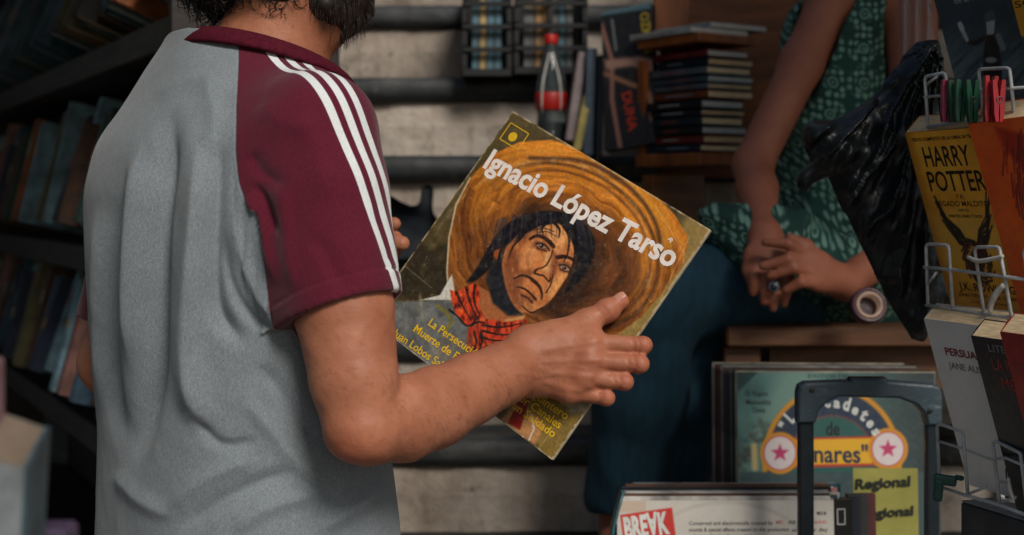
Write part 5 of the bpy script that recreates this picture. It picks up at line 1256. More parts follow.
def art7(A):
    A.c = np.array([206, 150, 26]) + (fbm(A.X / 20, A.Y / 20, 7)[..., None] - .5) * 24
    A.poly([(1012, 40), (1022, 36), (1034, 44), (1034, 90), (1020, 84), (1020, 60)], (62, 74, 86), 2); A.ell(1016, 46, 7, 10, (62, 74, 86), 2)
o7 = paperback(fr7, .02, (190, 138, 26), 'yellow book with a grey silhouette at the top right corner of the rack', art7, shear=.3)
a = fr7.uv(1016, 8); text('lettering', 'SOY', fr7, a[0], a[1], bk, o7, w=.05, h=.008)
# the wire rack itself
rk = thing('book_rack', 'white wire book rack with shallow pockets', 'rack', (.62, 1.6, 0))
def pocket(name, rows):
    mb = MB()
    for pts, r in rows:
        q = np.array([P(x, y, Yq) for x, y, Yq in pts]); mb.tube(q, r, 8)
    return mb.build(name, M['wire'], rk, True)
def Yx(x, y0=0): # depth along the pocket front
    X0, Y0_ = (924 - 512) / F * 1.735, 1.735; t = (x - 512) / F
    s = (t * Y0_ - X0) / (bx_[0] - t * bx_[1]); return Y0_ + bx_[1] * s
def fw(*p): return [(x, y, Yx(x) - .012) for x, y in p]
def loop(xl, yl, xr, yr, xb, yb, xb2, yb2):
    """an inverted U with rounded corners"""
    return fw((xb, yb), (xl, yl + 4), (xl + .8, yl + 1.2), (xl + 3, yl), (xr - 3, yr), (xr - .8, yr + 1.2), (xr, yr + 4), (xb2, yb2))
W2, W1 = .0021, .0017
pocket('pocket', [(loop(925, 76, 946, 73, 928, 128, 949, 124), W2), (loop(979, 69, 1010, 68, 983, 116, 1014, 112), W2), (fw((924, 97), (950, 95), (985, 90), (1030, 87)), W1), (fw((927, 84), (938, 76)), W1), (fw((927, 127), (1034, 112)), W2)])
pocket('pocket', [(loop(926, 244, 949, 245, 928, 305, 953, 309), W2), (loop(975, 247, 1000, 247, 984, 314, 1012, 319), W2), (loop(1024, 249, 1046, 250, 1034, 322, 1056, 326), W2), (fw((924, 267), (955, 270), (985, 274), (1036, 281)), W2), (fw((926, 305), (953, 309), (984, 314), (1012, 319), (1040, 324)), W2), (fw((928, 284), (937, 272)), W1)])
pocket('pocket', [(loop(937, 424, 963, 431, 940, 487, 968, 496), W2), (loop(993, 441, 1021, 452, 1000, 505, 1028, 516), W2), (fw((938, 441), (964, 449), (990, 459), (1006, 458), (1034, 470)), W1), (fw((940, 487), (968, 496), (1000, 505), (1034, 518)), W2), (fw((968, 494), (986, 487)), W1), (fw((1000, 503), (1016, 497)), W1)])
bo = bn_ * [1, 1, 0]; bo /= np.linalg.norm(bo)
for x in (948, 1030):
    q = P(x, 200, Yx(x) + .0) - bo * .075; MB().tube([[q[0], q[1], .0], [q[0], q[1], 1.75]], .005, 10).build('post', M['wire'], rk, True)
mb = MB()
for z in (.9, 1.13, 1.33, 1.6):
    q0 = P(948, 200, Yx(948)) - bo * .075; q1 = P(1030, 200, Yx(1030)) - bo * .075; mb.tube([[q0[0], q0[1], z], [q1[0], q1[1], z]], .0025, 8)
mb.build('cross_wires', M['wire'], rk, True)
for x in (948, 1030):
    q = P(x, 200, Yx(x)) - bo * .075
    MB().tube([q * [1, 1, 0] + bo * .2 + [0, 0, .012], q * [1, 1, 0] - bo * .2 + [0, 0, .012]], .01, 8).build('foot', M['wire'], rk, True)
# clothes pegs along the top pocket
pgm = {'green': pm('green_peg_plastic', (20, 92, 66), (14, 66, 50), 30, .35, .05), 'red': pm('red_peg_plastic', (176, 24, 40), (136, 16, 32), 30, .35, .05), 'magenta': pm('magenta_peg_plastic', (150, 30, 78), (110, 20, 60), 30, .35, .05)}
pegs = [(947, 'magenta', 'magenta clothes peg, leftmost on the rack wire'), (953, 'green', 'green clothes peg beside the magenta one on the rack wire'), (961, 'green', 'green clothes peg in the middle of the three green ones'), (971, 'green', 'green clothes peg nearest the red pegs'), (990, 'red', 'tall red clothes peg on the rack wire'), (997, 'red', 'red clothes peg rightmost on the rack wire')]
for i, (x, cn, lb) in enumerate(pegs):
    Yp = Yx(x) - .03; top, bot = P(x + 1, 80 - (i == 4) * 4, Yp), P(x - 2 + (i % 2) * 3, 122, Yp); ax1 = (top - bot) / np.linalg.norm(top - bot); dpt = np.cross(ax1, [1, 0, 0]); dpt /= np.linalg.norm(dpt); wd_ = np.cross(ax1, dpt)
    L_ = np.linalg.norm(top - bot); mid_ = (top + bot) / 2
    pg = None
    for s in (-1, 1):
        d1 = wd_ * s * (.0050); mb = MB()
        mb.add([], []) if False else None
        axs = np.array([wd_, dpt, ax1])
        prof = [(-.5, .0022, .0030), (-.30, .0032, .0044), (-.05, .0030, .0050), (.05, .0034, .0052), (.30, .0044, .0048), (.5, .0052, .0036)]
        vv = []; n4 = 4
        for t_, o_, h_ in prof:
            c0 = mid_ + ax1 * t_ * L_ + wd_ * s * o_
            for a_, b__ in ((-1, -1), (1, -1), (1, 1), (-1, 1)): vv.append(c0 + wd_ * a_ * h_ * .55 + dpt * b__ * .0048)
        ff = [[i_ * 4 + j, i_ * 4 + (j + 1) % 4, i_ * 4 + 4 + (j + 1) % 4, i_ * 4 + 4 + j] for i_ in range(5) for j in range(4)] + [[3, 2, 1, 0], [20, 21, 22, 23]]
        mb.add(vv, ff)
        if pg is None: pg = mb.build('clothes_peg', pgm[cn], None, loc=tuple(mid_)); tag(pg, lb, 'clothes peg', 'clothes pegs on the rack wire')
        else: mb.build('peg_arm', pgm[cn], pg)
    an = np.linspace(0, 4 * math.pi, 30); MB().tube([mid_ + wd_ * .0032 * math.cos(a_) + ax1 * (.0032 * math.sin(a_) + .001) + dpt * (-.0056 + .0008 * a_ / 6) for a_ in an], .0005, 6).build('spring', M['steel'], pg, True)
# green tie on the lower pocket, white ties on the middle one
def strip(name, pts, w, mat, label, cat):
    q = spline([P(*p) for p in pts], 20); mb = MB(); mb.tube(q, [w * (1 - .5 * abs(i / (len(q) - 1) - .4)) for i in range(len(q))], 6); o = mb.build(name, mat, None, True, loc=tuple(q[0])); tag(o, label, cat); return o
gc = pm('green_clip_plastic', (16, 84, 72), (10, 60, 54), 30, .35, .05)
mb = MB(); c0 = P(945, 480, Yx(945) - .02); axg = np.array([[.9, -.3, -.1], [.3, .95, 0], [.1, 0, 1]])
mb.box(c0, (.028, .010, .012), axg, .003, 2); mb.box(c0 + np.array([-.008, 0, -.012]), (.012, .009, .026), axg, .003, 2); mb.box(c0 + np.array([.016, -.002, .003]), (.012, .006, .006), axg, .002)
o = mb.build('spring_clip', gc, None, loc=tuple(c0)); tag(o, 'green plastic clip on the lower pocket of the rack', 'clip')
wt = pm('white_ribbon', (210, 208, 200), (180, 176, 170), 40, .5, .1)
strip('ribbon', [(968, 257, Yx(968) - .016), (978, 261, Yx(978) - .018), (992, 259, Yx(992) - .018), (1003, 256, Yx(1003) - .016)], .0030, wt, 'white ribbon tied sideways on the middle rack pocket', 'ribbon')
strip('ribbon', [(1004, 285, Yx(1004) - .016), (996, 294, Yx(996) - .018), (991, 304, Yx(991) - .018), (990, 312, Yx(990) - .016)], .0040, wt, 'white ribbon hanging over the foot of the yellow paperback', 'ribbon')
strip('ribbon', [(1008, 478, Yx(1008) - .016), (1010, 490, Yx(1010) - .018), (1014, 500, Yx(1014) - .016)], .0026, wt, 'short white ribbon on the lower rack pocket', 'ribbon')
# grey box in the bottom corner
frb = Frame(P(1000, 545, 1.62), (.35, -.93, 0), UP, .14, .07)
mb = MB(); mb.box(frb(.07, .035, -.03), (.14, .07, .06), np.array([frb.ex, frb.ey, frb.n]), .002); o = mb.build('card_box', bmat((58, 62, 68)), loc=tuple(frb(.07, 0, -.03))); tag(o, 'dark grey card box with a pale top in the lower right corner', 'box')
MB().box(frb(.07, .0715, -.03), (.138, .0012, .058), np.array([frb.ex, frb.ey, frb.n])).build('lid', bmat((150, 156, 160)), o)

# ------------------------------------------------------------------ black plastic bag tied to the rack
BY = 1.85; oc_ = P(0, 0, BY)
out = [(918, 40), (936, 36), (946, 60), (948, 110), (946, 160), (952, 230), (956, 296), (930, 330), (922, 343), (913, 342), (900, 322), (884, 296), (868, 262), (852, 230), (840, 205), (828, 178), (818, 184), (806, 194), (795, 186), (800, 172), (808, 160), (803, 150), (798, 138), (803, 122), (820, 120), (838, 118), (856, 106), (874, 92), (890, 74), (904, 56)]
outw = np.array([[(x - 512) / F * BY, H - (y - YH) / F * BY] for x, y in out])
lo, hi = outw.min(0) - .02, outw.max(0) + .02
G = Field((lo[0], BY - .075, lo[1]), (hi[0], BY + .075, hi[1]), .0028)
gx = lo[0] + G.h * np.arange(G.n[0]); gz = lo[1] + G.h * np.arange(G.n[2]); XX, ZZ = np.meshgrid(gx, gz, indexing='ij')
wob_ = (fbm(XX * 40, ZZ * 40, 71, 2) - .5) * .012
d2 = -psdf(XX + wob_, ZZ - wob_, outw)
tie = np.array([(930 - 512) / F * BY, H - (44 - YH) / F * BY]); rr = np.hypot(XX - tie[0], ZZ - tie[1]); an = np.arctan2(ZZ - tie[1], XX - tie[0])
wv = fbm(an * 5, rr * 14, 21) ; fl1 = (1 - np.abs(2 * fbm(an * 8 + wv, rr * 5, 33, 2) - 1)) ** 2; fl2 = (1 - np.abs(2 * fbm(an * 22, rr * 12, 35, 2) - 1)) ** 2
cr = (1 - np.abs(2 * fbm(XX * 30 + wv, ZZ * 30, 41, 2) - 1)) ** 2
kn_ = np.clip(1 - np.hypot(XX - (838 - 512) / F * BY, ZZ - (H - (155 - YH) / F * BY)) / .075, 0, 1) + .45
thk = .032 * (1 - np.exp(-np.maximum(d2, 0) / .022)) + np.where(d2 < 0, d2, 0)
fb = np.clip(d2 / .012, 0, 1)
cen = fb * ((fbm(XX * 12, ZZ * 8, 52) - .5) * .05)
frontT = thk + fb * (fl1 * .030 + fl2 * .007 + cr * .016 * kn_ - .012); backT = thk
yy = (G.lo[1] + G.h * np.arange(G.n[1]) - BY)[None, :, None] - cen[:, None, :]
G.a[:] = np.where(yy < 0, -yy - frontT[:, None, :], yy - backT[:, None, :])
v, f = G.mesh(4); del G
k = NT('black_polythene'); k.l(k.ramp(k.noise(20, 3), [(.3, lin((10, 14, 16))), (.7, lin((20, 25, 28)))]), k.b.inputs['Base Color']); k.b.inputs['Roughness'].default_value = .38; k.b.inputs['Specular IOR Level'].default_value = .45
vb = k.n('TexVoronoi', i_Scale=34., i_Randomness=1.); wp_ = k.n('Mix', data_type='VECTOR'); wp_.inputs[0].default_value = .06
nzv = k.n('TexNoise', i_Scale=9., i_Detail=3.); tcv = k.n('TexCoord').outputs['Object']; k.l(tcv, nzv.inputs['Vector']); k.l(tcv, wp_.inputs[4]); k.l(nzv.outputs['Color'], wp_.inputs[5]); k.l(wp_.outputs[1], vb.inputs['Vector'])
vb2 = k.n('TexVoronoi', i_Scale=95., i_Randomness=1.); k.l(wp_.outputs[1], vb2.inputs['Vector'])
b1 = k.bump(k.noise(30, 3, .6, stretch=(1.6, 1, .5)), .4, .006); b2 = k.bump(vb.outputs['Distance'], .55, .006, b1); k.bump(vb2.outputs['Distance'], .18, .002, b2)
bag = obj('plastic_bag', v, f, k.m, None, True, loc=tuple(P(925, 60, BY))); tag(bag, 'crumpled black plastic bag hanging from the book rack', 'bag')
# clear plastic sheet hanging behind the rack
k = NT('clear_film'); k.b.inputs['Base Color'].default_value = lin((90, 104, 110)); k.b.inputs['Roughness'].default_value = .3; k.b.inputs['Alpha'].default_value = .25
nx, ny = 14, 10; v = []; f = []
for o_ in (0, .0008):
    for i in range(nx + 1):
        for j in range(ny + 1): v.append(P(896 + 34 * i / nx + 6 * j / ny, -30 + 105 * j / ny, 1.90 + o_ + .012 * math.sin(i * 1.3 + j * .4)))
n = (nx + 1) * (ny + 1)
for i in range(nx):
    for j in range(ny): q = i * (ny + 1) + j; f += [[q, q + 1, q + ny + 2, q + ny + 1], [n + q, n + q + ny + 1, n + q + ny + 2, n + q + 1]]
o = obj('plastic_sheet', v, f, k.m, None, True, loc=tuple(P(915, -30, 1.9))); tag(o, 'clear plastic sheet hanging above the black bag', 'sheet')
# ------------------------------------------------------------------ things on the stone ledges
def yed(q): return Y0 + q * RUN
# black plastic crates with books
def crate(x0, x1, y0, y1, Y, label, cells, books):
    p0, p1 = P(x0, y1, Y), P(x1, y0, Y); w, h = p1[0] - p0[0], p1[2] - p0[2]; D_ = .20
    c = thing('plastic_crate', label, 'crate', (p0[0] + w / 2, Y + D_ / 2, p0[2]), 'black crates on the ledge')
    rows, colsn = cells; t = .012
    mb = MB()
    for i in range(rows + 1): mb.box((p0[0] + w / 2, Y + t / 2, p0[2] + t / 2 + (h - t) * i / rows), (w, t, t * (1.5 if i in (0, rows) else 1)), bev=.002)
    for j in range(colsn + 1):
        for i in range(rows):
            z0 = p0[2] + t + (h - t) * i / rows; z1 = p0[2] + (h - t) * (i + 1) / rows; mb.box((p0[0] + t / 2 + (w - t) * j / colsn, Y + t / 2 + .001, (z0 + z1) / 2), (t * .9, t * .9, z1 - z0 - .008))
    mb.build('front_lattice', M['blk'], c)
    MB().box((p0[0] + w / 2, Y + D_, p0[2] + h / 2), (w, .008, h)).build('back_panel', M['blk'], c)
    MB().box((p0[0] + w / 2, Y + D_ / 2, p0[2] + .004), (w - .002, D_ - .03, .008)).build('bottom_panel', M['blk'], c)
    for x in (p0[0] + .005, p1[0] - .005): MB().box((x, Y + D_ / 2 + .006, p0[2] + h / 2), (.009, D_ - .022, h - .002)).build('side_panel', M['blk'], c)
    x = p0[0] + .022; i = 0
    while x < p1[0] - .035 and i < books:
        th = rnd.uniform(.014, .03); cn, cc = rnd.choice([('cream', (196, 170, 116)), ('pale blue', (92, 130, 146)), ('brown', (120, 80, 50)), ('dark', (30, 34, 38)), ('tan', (170, 130, 84)), ('grey', (110, 112, 112))])
        hb = min(h * .82, .19) * rnd.uniform(.8, 1)
        o = MB().box((x + th / 2, Y + .09, p0[2] + .009 + hb / 2), (th, .13, hb), bev=.001).build('book', bmat(cc), loc=(x + th / 2, Y + .09, p0[2] + .009)); tag(o, '%s book, %s from the left inside %s' % (cn, ORD[i], label.split(' crate')[0].replace('black plastic', 'the') + ' crate'), 'book', 'books in the black crates')
        MB().box((x + th / 2, Y + .0925, p0[2] + .010 + hb / 2), (th - .003, .128, hb + .0006)).build('pages', M['paper'], o); x += th + .002; i += 1
YC = 3.20
crate(462, 512, -22, 75, YC, 'left black plastic crate on the ledge above the bottle', (4, 1), 5)
crate(514, 588, -22, 73, YC + .01, 'right black plastic crate on the ledge above the bottle', (4, 2), 7)
# soft-drink bottle
Yb = 3.10; zb = TREAD[2] if False else P(550, 150, Yb)[2]; bc = P(551, 150, Yb); zt = P(551, 35, Yb)[2]; hb = zt - zb
k = NT('bottle_plastic'); k.b.inputs['Base Color'].default_value = lin((150, 168, 172)); k.b.inputs['Roughness'].default_value = .05; k.b.inputs['Transmission Weight'].default_value = .9; k.b.inputs['IOR'].default_value = 1.35
s_ = hb / .25
prof = [(.001, 0), (.026, .001), (.031, .006), (.033, .02), (.032, .055), (.030, .075), (.0325, .095), (.0335, .13), (.031, .155), (.024, .185), (.016, .208), (.0125, .222), (.0125, .236)]
bt = MB().lathe(bc, [(r * s_, z * s_) for r, z in prof], 28).build('drink_bottle', k.m, None, True, loc=tuple(bc)); tag(bt, 'clear plastic drink bottle with a red cap and red label', 'bottle')
red = pm('red_label', (190, 34, 24), (160, 24, 20), 30, .4, .05)
MB().lathe(bc, [(.0325 * s_, .086 * s_), (.0340 * s_, .088 * s_), (.0348 * s_, .122 * s_), (.0335 * s_, .124 * s_)], 28).build('label', red, bt, True)
MB().lathe(bc, [(.0145 * s_, .230 * s_), (.0150 * s_, .232 * s_), (.0150 * s_, .248 * s_), (.0140 * s_, .25 * s_)], 24).build('cap', red, bt, True)
MB().lathe(bc, [(.001, .003 * s_), (.026 * s_, .004 * s_), (.030 * s_, .02 * s_), (.029 * s_, .06 * s_)], 24).build('drink', pm('cola', (26, 12, 8), None, 30, .1, 0), bt, True)
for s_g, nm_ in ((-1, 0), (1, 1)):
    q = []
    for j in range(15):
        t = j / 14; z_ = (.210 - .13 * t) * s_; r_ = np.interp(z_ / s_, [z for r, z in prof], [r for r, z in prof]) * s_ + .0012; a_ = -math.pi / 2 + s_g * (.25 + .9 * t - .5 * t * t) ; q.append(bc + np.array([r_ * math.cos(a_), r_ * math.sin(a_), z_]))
    MB().tube(q, .0022 * np.sin(np.linspace(.25, 2.9, 15)) + .0006, 6).build('highlight_strip', M['wpaper'], bt, True)  # white strips modelled in place of highlights on the bottle shoulder
st_ = MB().box((bc[0], Yb + .02, (zb + TREAD[2]) / 2 - .002), (.09, .12, abs(zb - TREAD[2]) - .006), bev=.002)
if zb - TREAD[2] > .02: tag(st_.build('card_box', bmat((60, 52, 44)), loc=(bc[0], Yb + .02, TREAD[2])), 'small dark card box under the drink bottle', 'box')
# leaning books and a magazine right of the bottle
def slab_book(name, x0, y0, x1, y1, wpx, Y, dp, col, label, tiltback=.1, group=None):
    """an upright thin book seen edge-on: from top pixel to bottom pixel"""
    t, b = P(x0, y0, Y + .03), P(x1, y1, Y); ez = (t - b) / np.linalg.norm(t - b); ex = np.cross([0, 1., 0], ez); ex = -ex if ex[0] < 0 else ex; ex /= np.linalg.norm(ex); ey = np.cross(ez, ex); w = wpx / F * Y; h = np.linalg.norm(t - b)
    ax = np.array([ex, ey, ez]); c = (t + b) / 2 + ey * dp / 2
    mb = MB(); mb.box(c - ex * (w / 2 - .002), (.004, dp, h), ax, .001); mb.box(c + ex * (w / 2 - .002), (.004, dp, h), ax, .001); mb.box(c - ey * (dp / 2 - .002), (w, .004, h), ax, .001)
    o = mb.build(name, bmat(col), loc=tuple(b)); tag(o, label, 'book', group); MB().box(c + ey * .001, (w - .0085, dp - .01, h - .006), ax).build('pages', M['paper'], o); return o
slab_book('book', 583, 52, 570, 140, 10, 3.02, .18, (150, 132, 132), 'thin pale pink book leaning beside the drink bottle', group='books standing on the ledge')
slab_book('book', 588, 95, 577, 150, 9, 2.99, .16, (170, 150, 40), 'thin yellow book leaning in front of the pale pink one', group='books standing on the ledge')
slab_book('book', 592, 48, 588, 155, 11, 3.0, .20, (22, 62, 86), 'dark blue book standing between the yellow book and the magazine', group='books standing on the ledge')
slab_book('book', 601, 55, 599, 156, 7, 2.99, .19, (24, 30, 40), 'black book standing next to the dark blue book', group='books standing on the ledge')
mc = [P(594, 14, 3.00), P(650, 3, 2.94), P(655, 142, 2.86), P(612, 150, 2.92)]
ctr = sum(mc) / 4; ex = mc[1] - mc[0] + mc[2] - mc[3]; ey = mc[0] - mc[3] + mc[1] - mc[2]
frm = Frame(ctr, ex, ey, np.linalg.norm(ex) / 2, np.linalg.norm(ey) / 2)
mb = MB(); mb.box(frm(frm.w / 2, frm.h / 2, -.012), (frm.w, frm.h, .022), np.array([frm.ex, frm.ey, frm.n]), .002); mg = mb.build('boxed_set', bmat((20, 22, 26)), loc=tuple(frm(frm.w / 2, 0))); tag(mg, 'black cased book with yellow and red vertical lettering leaning on the ledge', 'book')
A = Art(frm, 90, 190, (20, 22, 28), True)
A.poly([(588, 4), (660, -6), (660, 7), (592, 17)], (84, 118, 128), 2); A.line([(601, 24), (612, 60), (612, 100), (620, 146)], 4.5, (150, 104, 92), 2)
A.poly([(604, 60), (640, 56), (656, 60), (656, 74), (632, 66), (606, 70)], (168, 128, 110), 4); A.line(spline([(606, 74), (630, 84), (648, 92), (652, 120)], 12), 5, (150, 104, 78), 3); A.line([(612, 20), (616, 50)], 2.5, (120, 124, 120), 1.5)
A.build('cover_art', mg, M['art_matt'])
a = frm.uv(640, 14); text('lettering', 'OZMA 2', frm, a[0], a[1], ink((196, 168, 40)), mg, w=.09, h=.020, ang=-1.45, bold=.02)
a = frm.uv(622, 94); text('lettering', 'DUNA', frm, a[0], a[1], ink((196, 60, 40)), mg, w=.085, h=.022, ang=-1.40, bold=.02)
# wooden shelf box with stacked paperbacks
Ys = 2.76; kx = np.array([-.56, .83, 0]); pg_ = np.array([.83, .56, 0]); kx /= np.linalg.norm(kx); pg_ /= np.linalg.norm(pg_)
AXS = np.array([pg_, kx, UP])
sb = thing('shelf_box', 'orange-brown wooden shelf box holding two piles of paperbacks', 'shelf', tuple(P(705, 155, Ys) * [1, 1, 0] + [0, 0, TREAD[0]]))
c0 = P(706, 152, Ys)
bd = c0 + kx * .092 + pg_ * .055; MB().box(bd - UP * .014, (.155, .20, .026), AXS, .003).build('shelf_board', M['owood'], sb)
MB().box(c0 + kx * .178 - pg_ * .012 + UP * .095, (.012, .02, .19), AXS).build('side_post', M['owood'], sb)
MB().box(c0 + kx * .16 + pg_ * .055 - UP * (c0[2] - TREAD[0] + .027) / 2 - UP * .014, (.14, .03, c0[2] - TREAD[0] - .03), AXS).build('leg_panel', M['bwood'], sb)
tz = P(706, 42, Ys)[2]; 
MB().box(np.array([bd[0], bd[1], tz + .009]), (.15, .19, .018), AXS, .002).build('top_board', M['owood'], sb)
bw = MB().box((P(745, 60, 3.02)[0] + .02, 3.02, P(745, 60, 3.02)[2] + .06), (.40, .02, .62)).build('wooden_board', M['bwood'], loc=tuple(P(745, 190, 3.02))); tag(bw, 'tall brown wooden board behind the piles of paperbacks', 'board')
bo2 = MB().box(P(672, 5, 3.0), (.075, .02, .18)).build('wooden_board', M['owood'], loc=tuple(P(672, 40, 3.0))); tag(bo2, 'small orange wooden board above the piled paperbacks', 'board')
PB = [('black', (20, 26, 34)), ('dark blue', (18, 36, 54)), ('red and black', (120, 34, 34)), ('dark teal', (18, 46, 56)), ('grey checked', (96, 106, 114)), ('blue grey', (70, 90, 104)), ('rust', (130, 66, 36)), ('navy', (22, 30, 50))]
def pile(base, ys, x_off, lens, nm):
    for i, (yb, yt, (cn, cc), pl, sp) in enumerate(ys):
        zb_, zt_ = P(706, yb, Ys)[2], P(706, yt, Ys)[2] - .0015; hgt = zt_ - zb_; jx, jy = rnd.uniform(-.004, .004), rnd.uniform(-.003, .003)
        co = base + pg_ * (x_off + jx) + kx * jy; c = np.array([co[0], co[1], zb_ + hgt / 2]) + kx * sp / 2 + pg_ * pl / 2
        mb = MB(); mb.box(c - UP * (hgt / 2 - .001), (pl, sp, .002), AXS); mb.box(c + UP * (hgt / 2 - .001), (pl, sp, .002), AXS); mb.box(c - pg_ * (pl / 2 - .001), (.002, sp, hgt), AXS)
        # spine side is towards the left: pale lines for its printing
        o = mb.build('paperback', bmat(cc), loc=tuple(co * [1, 1, 0] + [0, 0, zb_])); tag(o, '%s paperback lying in the %s, %s from the bottom' % (cn, nm, ORD[i]), 'book', 'paperbacks in the piles')
        MB().box(c + pg_ * .0015, (pl - .004, sp - .004, hgt - .0045), AXS).build('pages', pgs[i % 3], o)
        mb = MB()
        mb.box(c - pg_ * (pl / 2 + .0004) + kx * (rnd.uniform(-.1, .15) * sp), (.0008, sp * rnd.uniform(.25, .5), hgt * .16), AXS)
        mb.build('spine_lettering', ink(rnd.choice([(170, 170, 160), (150, 60, 50), (120, 140, 150)])), o)
pgs = [pm('cream_pages', (238, 216, 178), (206, 180, 140), 60, .85, .5, 500, stretch=(1, 1, 12)), pm('yellowed_pages', (224, 196, 152), (186, 154, 112), 60, .85, .5, 500, stretch=(1, 1, 12)), pm('grey_pages', (200, 204, 202), (168, 170, 168), 60, .85, .5, 500, stretch=(1, 1, 12))]
def split_(y0, y1, n, cols, pls):
    e = np.linspace(y0, y1, n + 1); e[1:-1] += [rnd.uniform(-1, 1) for _ in range(n - 1)]
    return [(e[i], e[i + 1] + .6, cols[i % len(cols)], pls[i % len(pls)], rnd.uniform(.155, .168)) for i in range(n)]
low = split_(151, 98, 6, [PB[1], PB[2], PB[0], PB[3], PB[7], PB[0]], [.105, .112, .118, .108, .116, .110])
upp = split_(97, 47, 6, [PB[6], PB[4], PB[5], PB[4], PB[7], PB[2]], [.120, .118, .122, .116, .120, .108])
pile(c0 - pg_ * .012, low, 0, 0, 'lower pile'); pile(c0 + pg_ * .002, upp, 0, 0, 'upper pile')
zt0 = tz + .019
for i, (u0, u1, cn, cc, yy) in enumerate([(.0, .10, 'white', (196, 198, 194), 0), (.07, .13, 'pale grey', (170, 176, 176), 1)]):
    c = np.array([c0[0], c0[1], zt0 + .006 + i * .0125]) + kx * .11 + pg_ * (.05 + .05 * i); o = MB().box(c, (.15, .19, .011), AXS, .001).build('booklet', bmat(cc), loc=tuple(c)); tag(o, '%s booklet lying on top of the wooden shelf box' % cn, 'booklet', 'booklets on the shelf box')
    MB().box(c - pg_ * .0003 - kx * .0004, (.1494, .1896, .007), AXS).build('pages', M['wpaper'], o)
# dark bag on the ledge behind the record
bgm = pm('black_canvas', (22, 32, 42), (14, 22, 30), 20, .8, .4, 300)
G = Field(P(385, 258, 2.95) - .03, P(448, 178, 2.80) * [1, 0, 1] + [.05, 3.15, .05], .006)
G.chain([P(396, 240, 2.92), P(428, 240, 2.92)], [.04, .03], .02); G.chain([P(388, 226, 2.92), P(426, 228, 2.92)], [.05, .026], .03); G.chain([P(425, 240, 2.92), P(427, 190, 2.92)], [.018, .014], .02); G.chain([P(390, 214, 2.92), P(414, 220, 2.92)], [.03, .016], .03)
v, f = G.mesh(2); nv = normals(v, f)
o = obj('canvas_bag', v + nv * (n3(v, 40, 5) * .004)[:, None], f, bgm, None, True, loc=tuple(P(405, 256, 2.93))); tag(o, 'slumped black canvas bag with an upright strap on the stone ledge', 'bag')
# ------------------------------------------------------------------ near, out-of-focus things at the left edge
def near_book(c, ax, d, cov, label):
    mb = MB(); t = .003
    w, dp, h = d
    mb.box(c + ax[2] * (h / 2 - t / 2), (w, dp, t), ax, .001); mb.box(c - ax[2] * (h / 2 - t / 2), (w, dp, t), ax, .001); mb.box(c + ax[1] * (dp / 2 - t / 2), (w, t, h - 2 * t - .0004), ax)
    o = mb.build('book', bmat(cov), loc=tuple(c)); tag(o, label, 'book'); MB().box(c - ax[1] * .001, (w - .008, dp - .006, h - 2 * t - .0006), ax).build('pages', M['paper'], o); return o
YN = .80
# thick pale book standing on the passers-by table, near and out of focus
def nb_(x, y, Y=YN): return P(x, y, Y)
quad = [nb_(-40, 470), nb_(26, 462), nb_(18, 560), nb_(-50, 575)]
fn = Frame((quad[0] + quad[1] + quad[2] + quad[3]) / 4, quad[1] - quad[0], quad[0] - quad[3], .045, .085)
tz_ = H - .155
mb = MB()
cpts = np.array([nb_(-60, 452, .80), nb_(24, 470, .80), nb_(46, 428, .86), nb_(-20, 405, .87)])
low_ = cpts - UP * .11 + np.array([-.006, 0, 0])
mb.add(np.vstack([cpts, low_]), [[0, 1, 2, 3], [0, 4, 5, 1], [1, 5, 6, 2], [2, 6, 7, 3], [3, 7, 4, 0], [7, 6, 5, 4]])
o = mb.build('book', bmat((132, 140, 144)), loc=tuple(low_.mean(0))); tag(o, 'thick white book with beige page tops, close at the lower left corner', 'book')
cc_ = cpts.mean(0); tp2 = cc_ + (cpts - cc_) * .93 + UP * .0008; MB().add(np.vstack([tp2, tp2 - UP * .0006]), [[0, 1, 2, 3], [7, 6, 5, 4], [0, 4, 5, 1], [1, 5, 6, 2], [2, 6, 7, 3], [3, 7, 4, 0]]).build('pages', pm('beige_pages', (128, 112, 94), (104, 90, 76), 60, .85, .4, 300), o)
e1 = (cpts[2] - cpts[1]) ; mb = MB(); p_ = [cpts[1] + UP * .001, cpts[2] + UP * .001, low_[2], low_[1]]; dd = np.array([.003, -.001, 0])
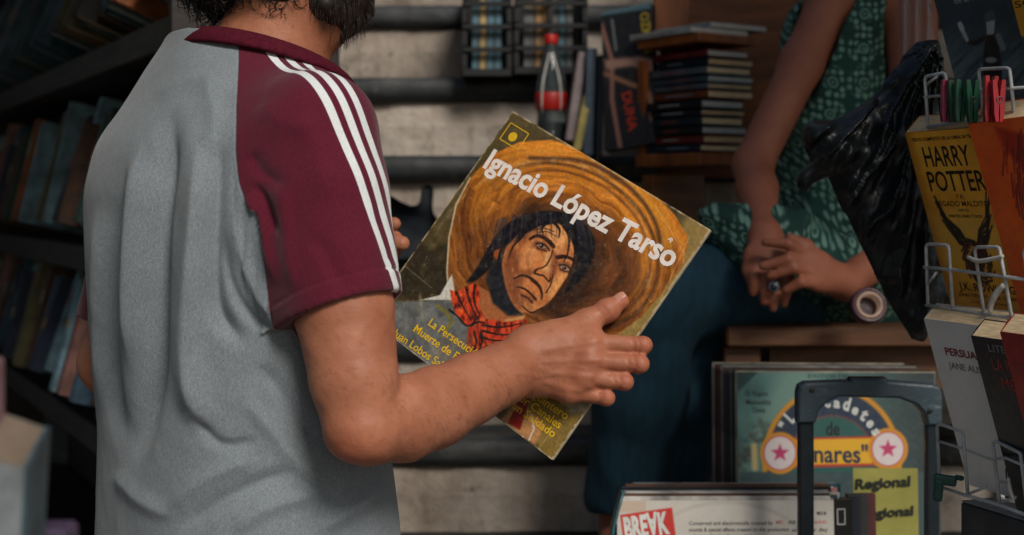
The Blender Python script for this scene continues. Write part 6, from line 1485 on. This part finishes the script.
mb.add(np.array(p_ + [q + dd for q in p_]), [[0, 1, 2, 3], [7, 6, 5, 4], [0, 4, 5, 1], [1, 5, 6, 2], [2, 6, 7, 3], [3, 7, 4, 0]]); mb.build('cover_board', bmat((70, 92, 100)), o)
tb = thing('book_table', 'low dark table carrying the near books at the left', 'table', (-.36, .84, 0)); tzz = low_[:, 2].min() - .001
MB().box((-.42, .86, tzz - .012), (.36, .26, .022), bev=.002).build('table_top', M['dwood'], tb)
for x in (-.58, -.27):
    for y in (.76, .96): MB().box((x, y, (tzz - .024) / 2), (.03, .03, tzz - .025)).build('leg', M['dwood'], tb)
G = Field(P(-30, 390, .82) - .03, P(8, 330, .82) + .03, .003); G.chain([P(-22, 368, .82), P(-8, 356, .82), P(1, 362, .82)], [.010, .0075, .005], .006); G.chain([P(-22, 380, .82), P(-6, 374, .82)], [.008, .005], .006)
pk = pm('pink_paper', (120, 78, 84), (140, 118, 122), 60, .6, .1)
zs = tzz
mb = MB(); c1 = P(-21, 374, .83); axp = np.array([[.96, .25, .1], [-.25, .96, 0], [-.1, 0, 1]]); h1 = c1[2] - tzz
mb.box(np.array([c1[0] - .01, c1[1] + .02, tzz + h1 / 2 + .004]), (.030, .018, h1 + .006), None, .002); o = mb.build('booklet', pk, loc=(c1[0] - .01, c1[1] + .02, tzz)); tag(o, 'pink booklet standing at the very left edge of the view', 'booklet')
MB().box(np.array([c1[0] - .01, c1[1] + .0105, c1[2] + .0]), (.022, .001, .008)).build('printed_band', ink((230, 226, 222)), o)
c2 = P(52, 538, .90); mb = MB(); hh_ = c2[2] + .008 - tzz; mb.box((c2[0], c2[1], tzz + hh_ / 2 + .0005), (.026, .03, hh_), bev=.003); o = mb.build('booklet', pm('mauve_card', (78, 64, 88), (60, 50, 70), 30, .5, .1), loc=(c2[0], c2[1], tzz)); tag(o, 'small mauve booklet at the bottom left beside the white book', 'booklet')
MB().box((c2[0], c2[1] - .0003, tzz + hh_ / 2), (.022, .0302, hh_ * .5)).build('printed_band', ink((160, 150, 170)), o)
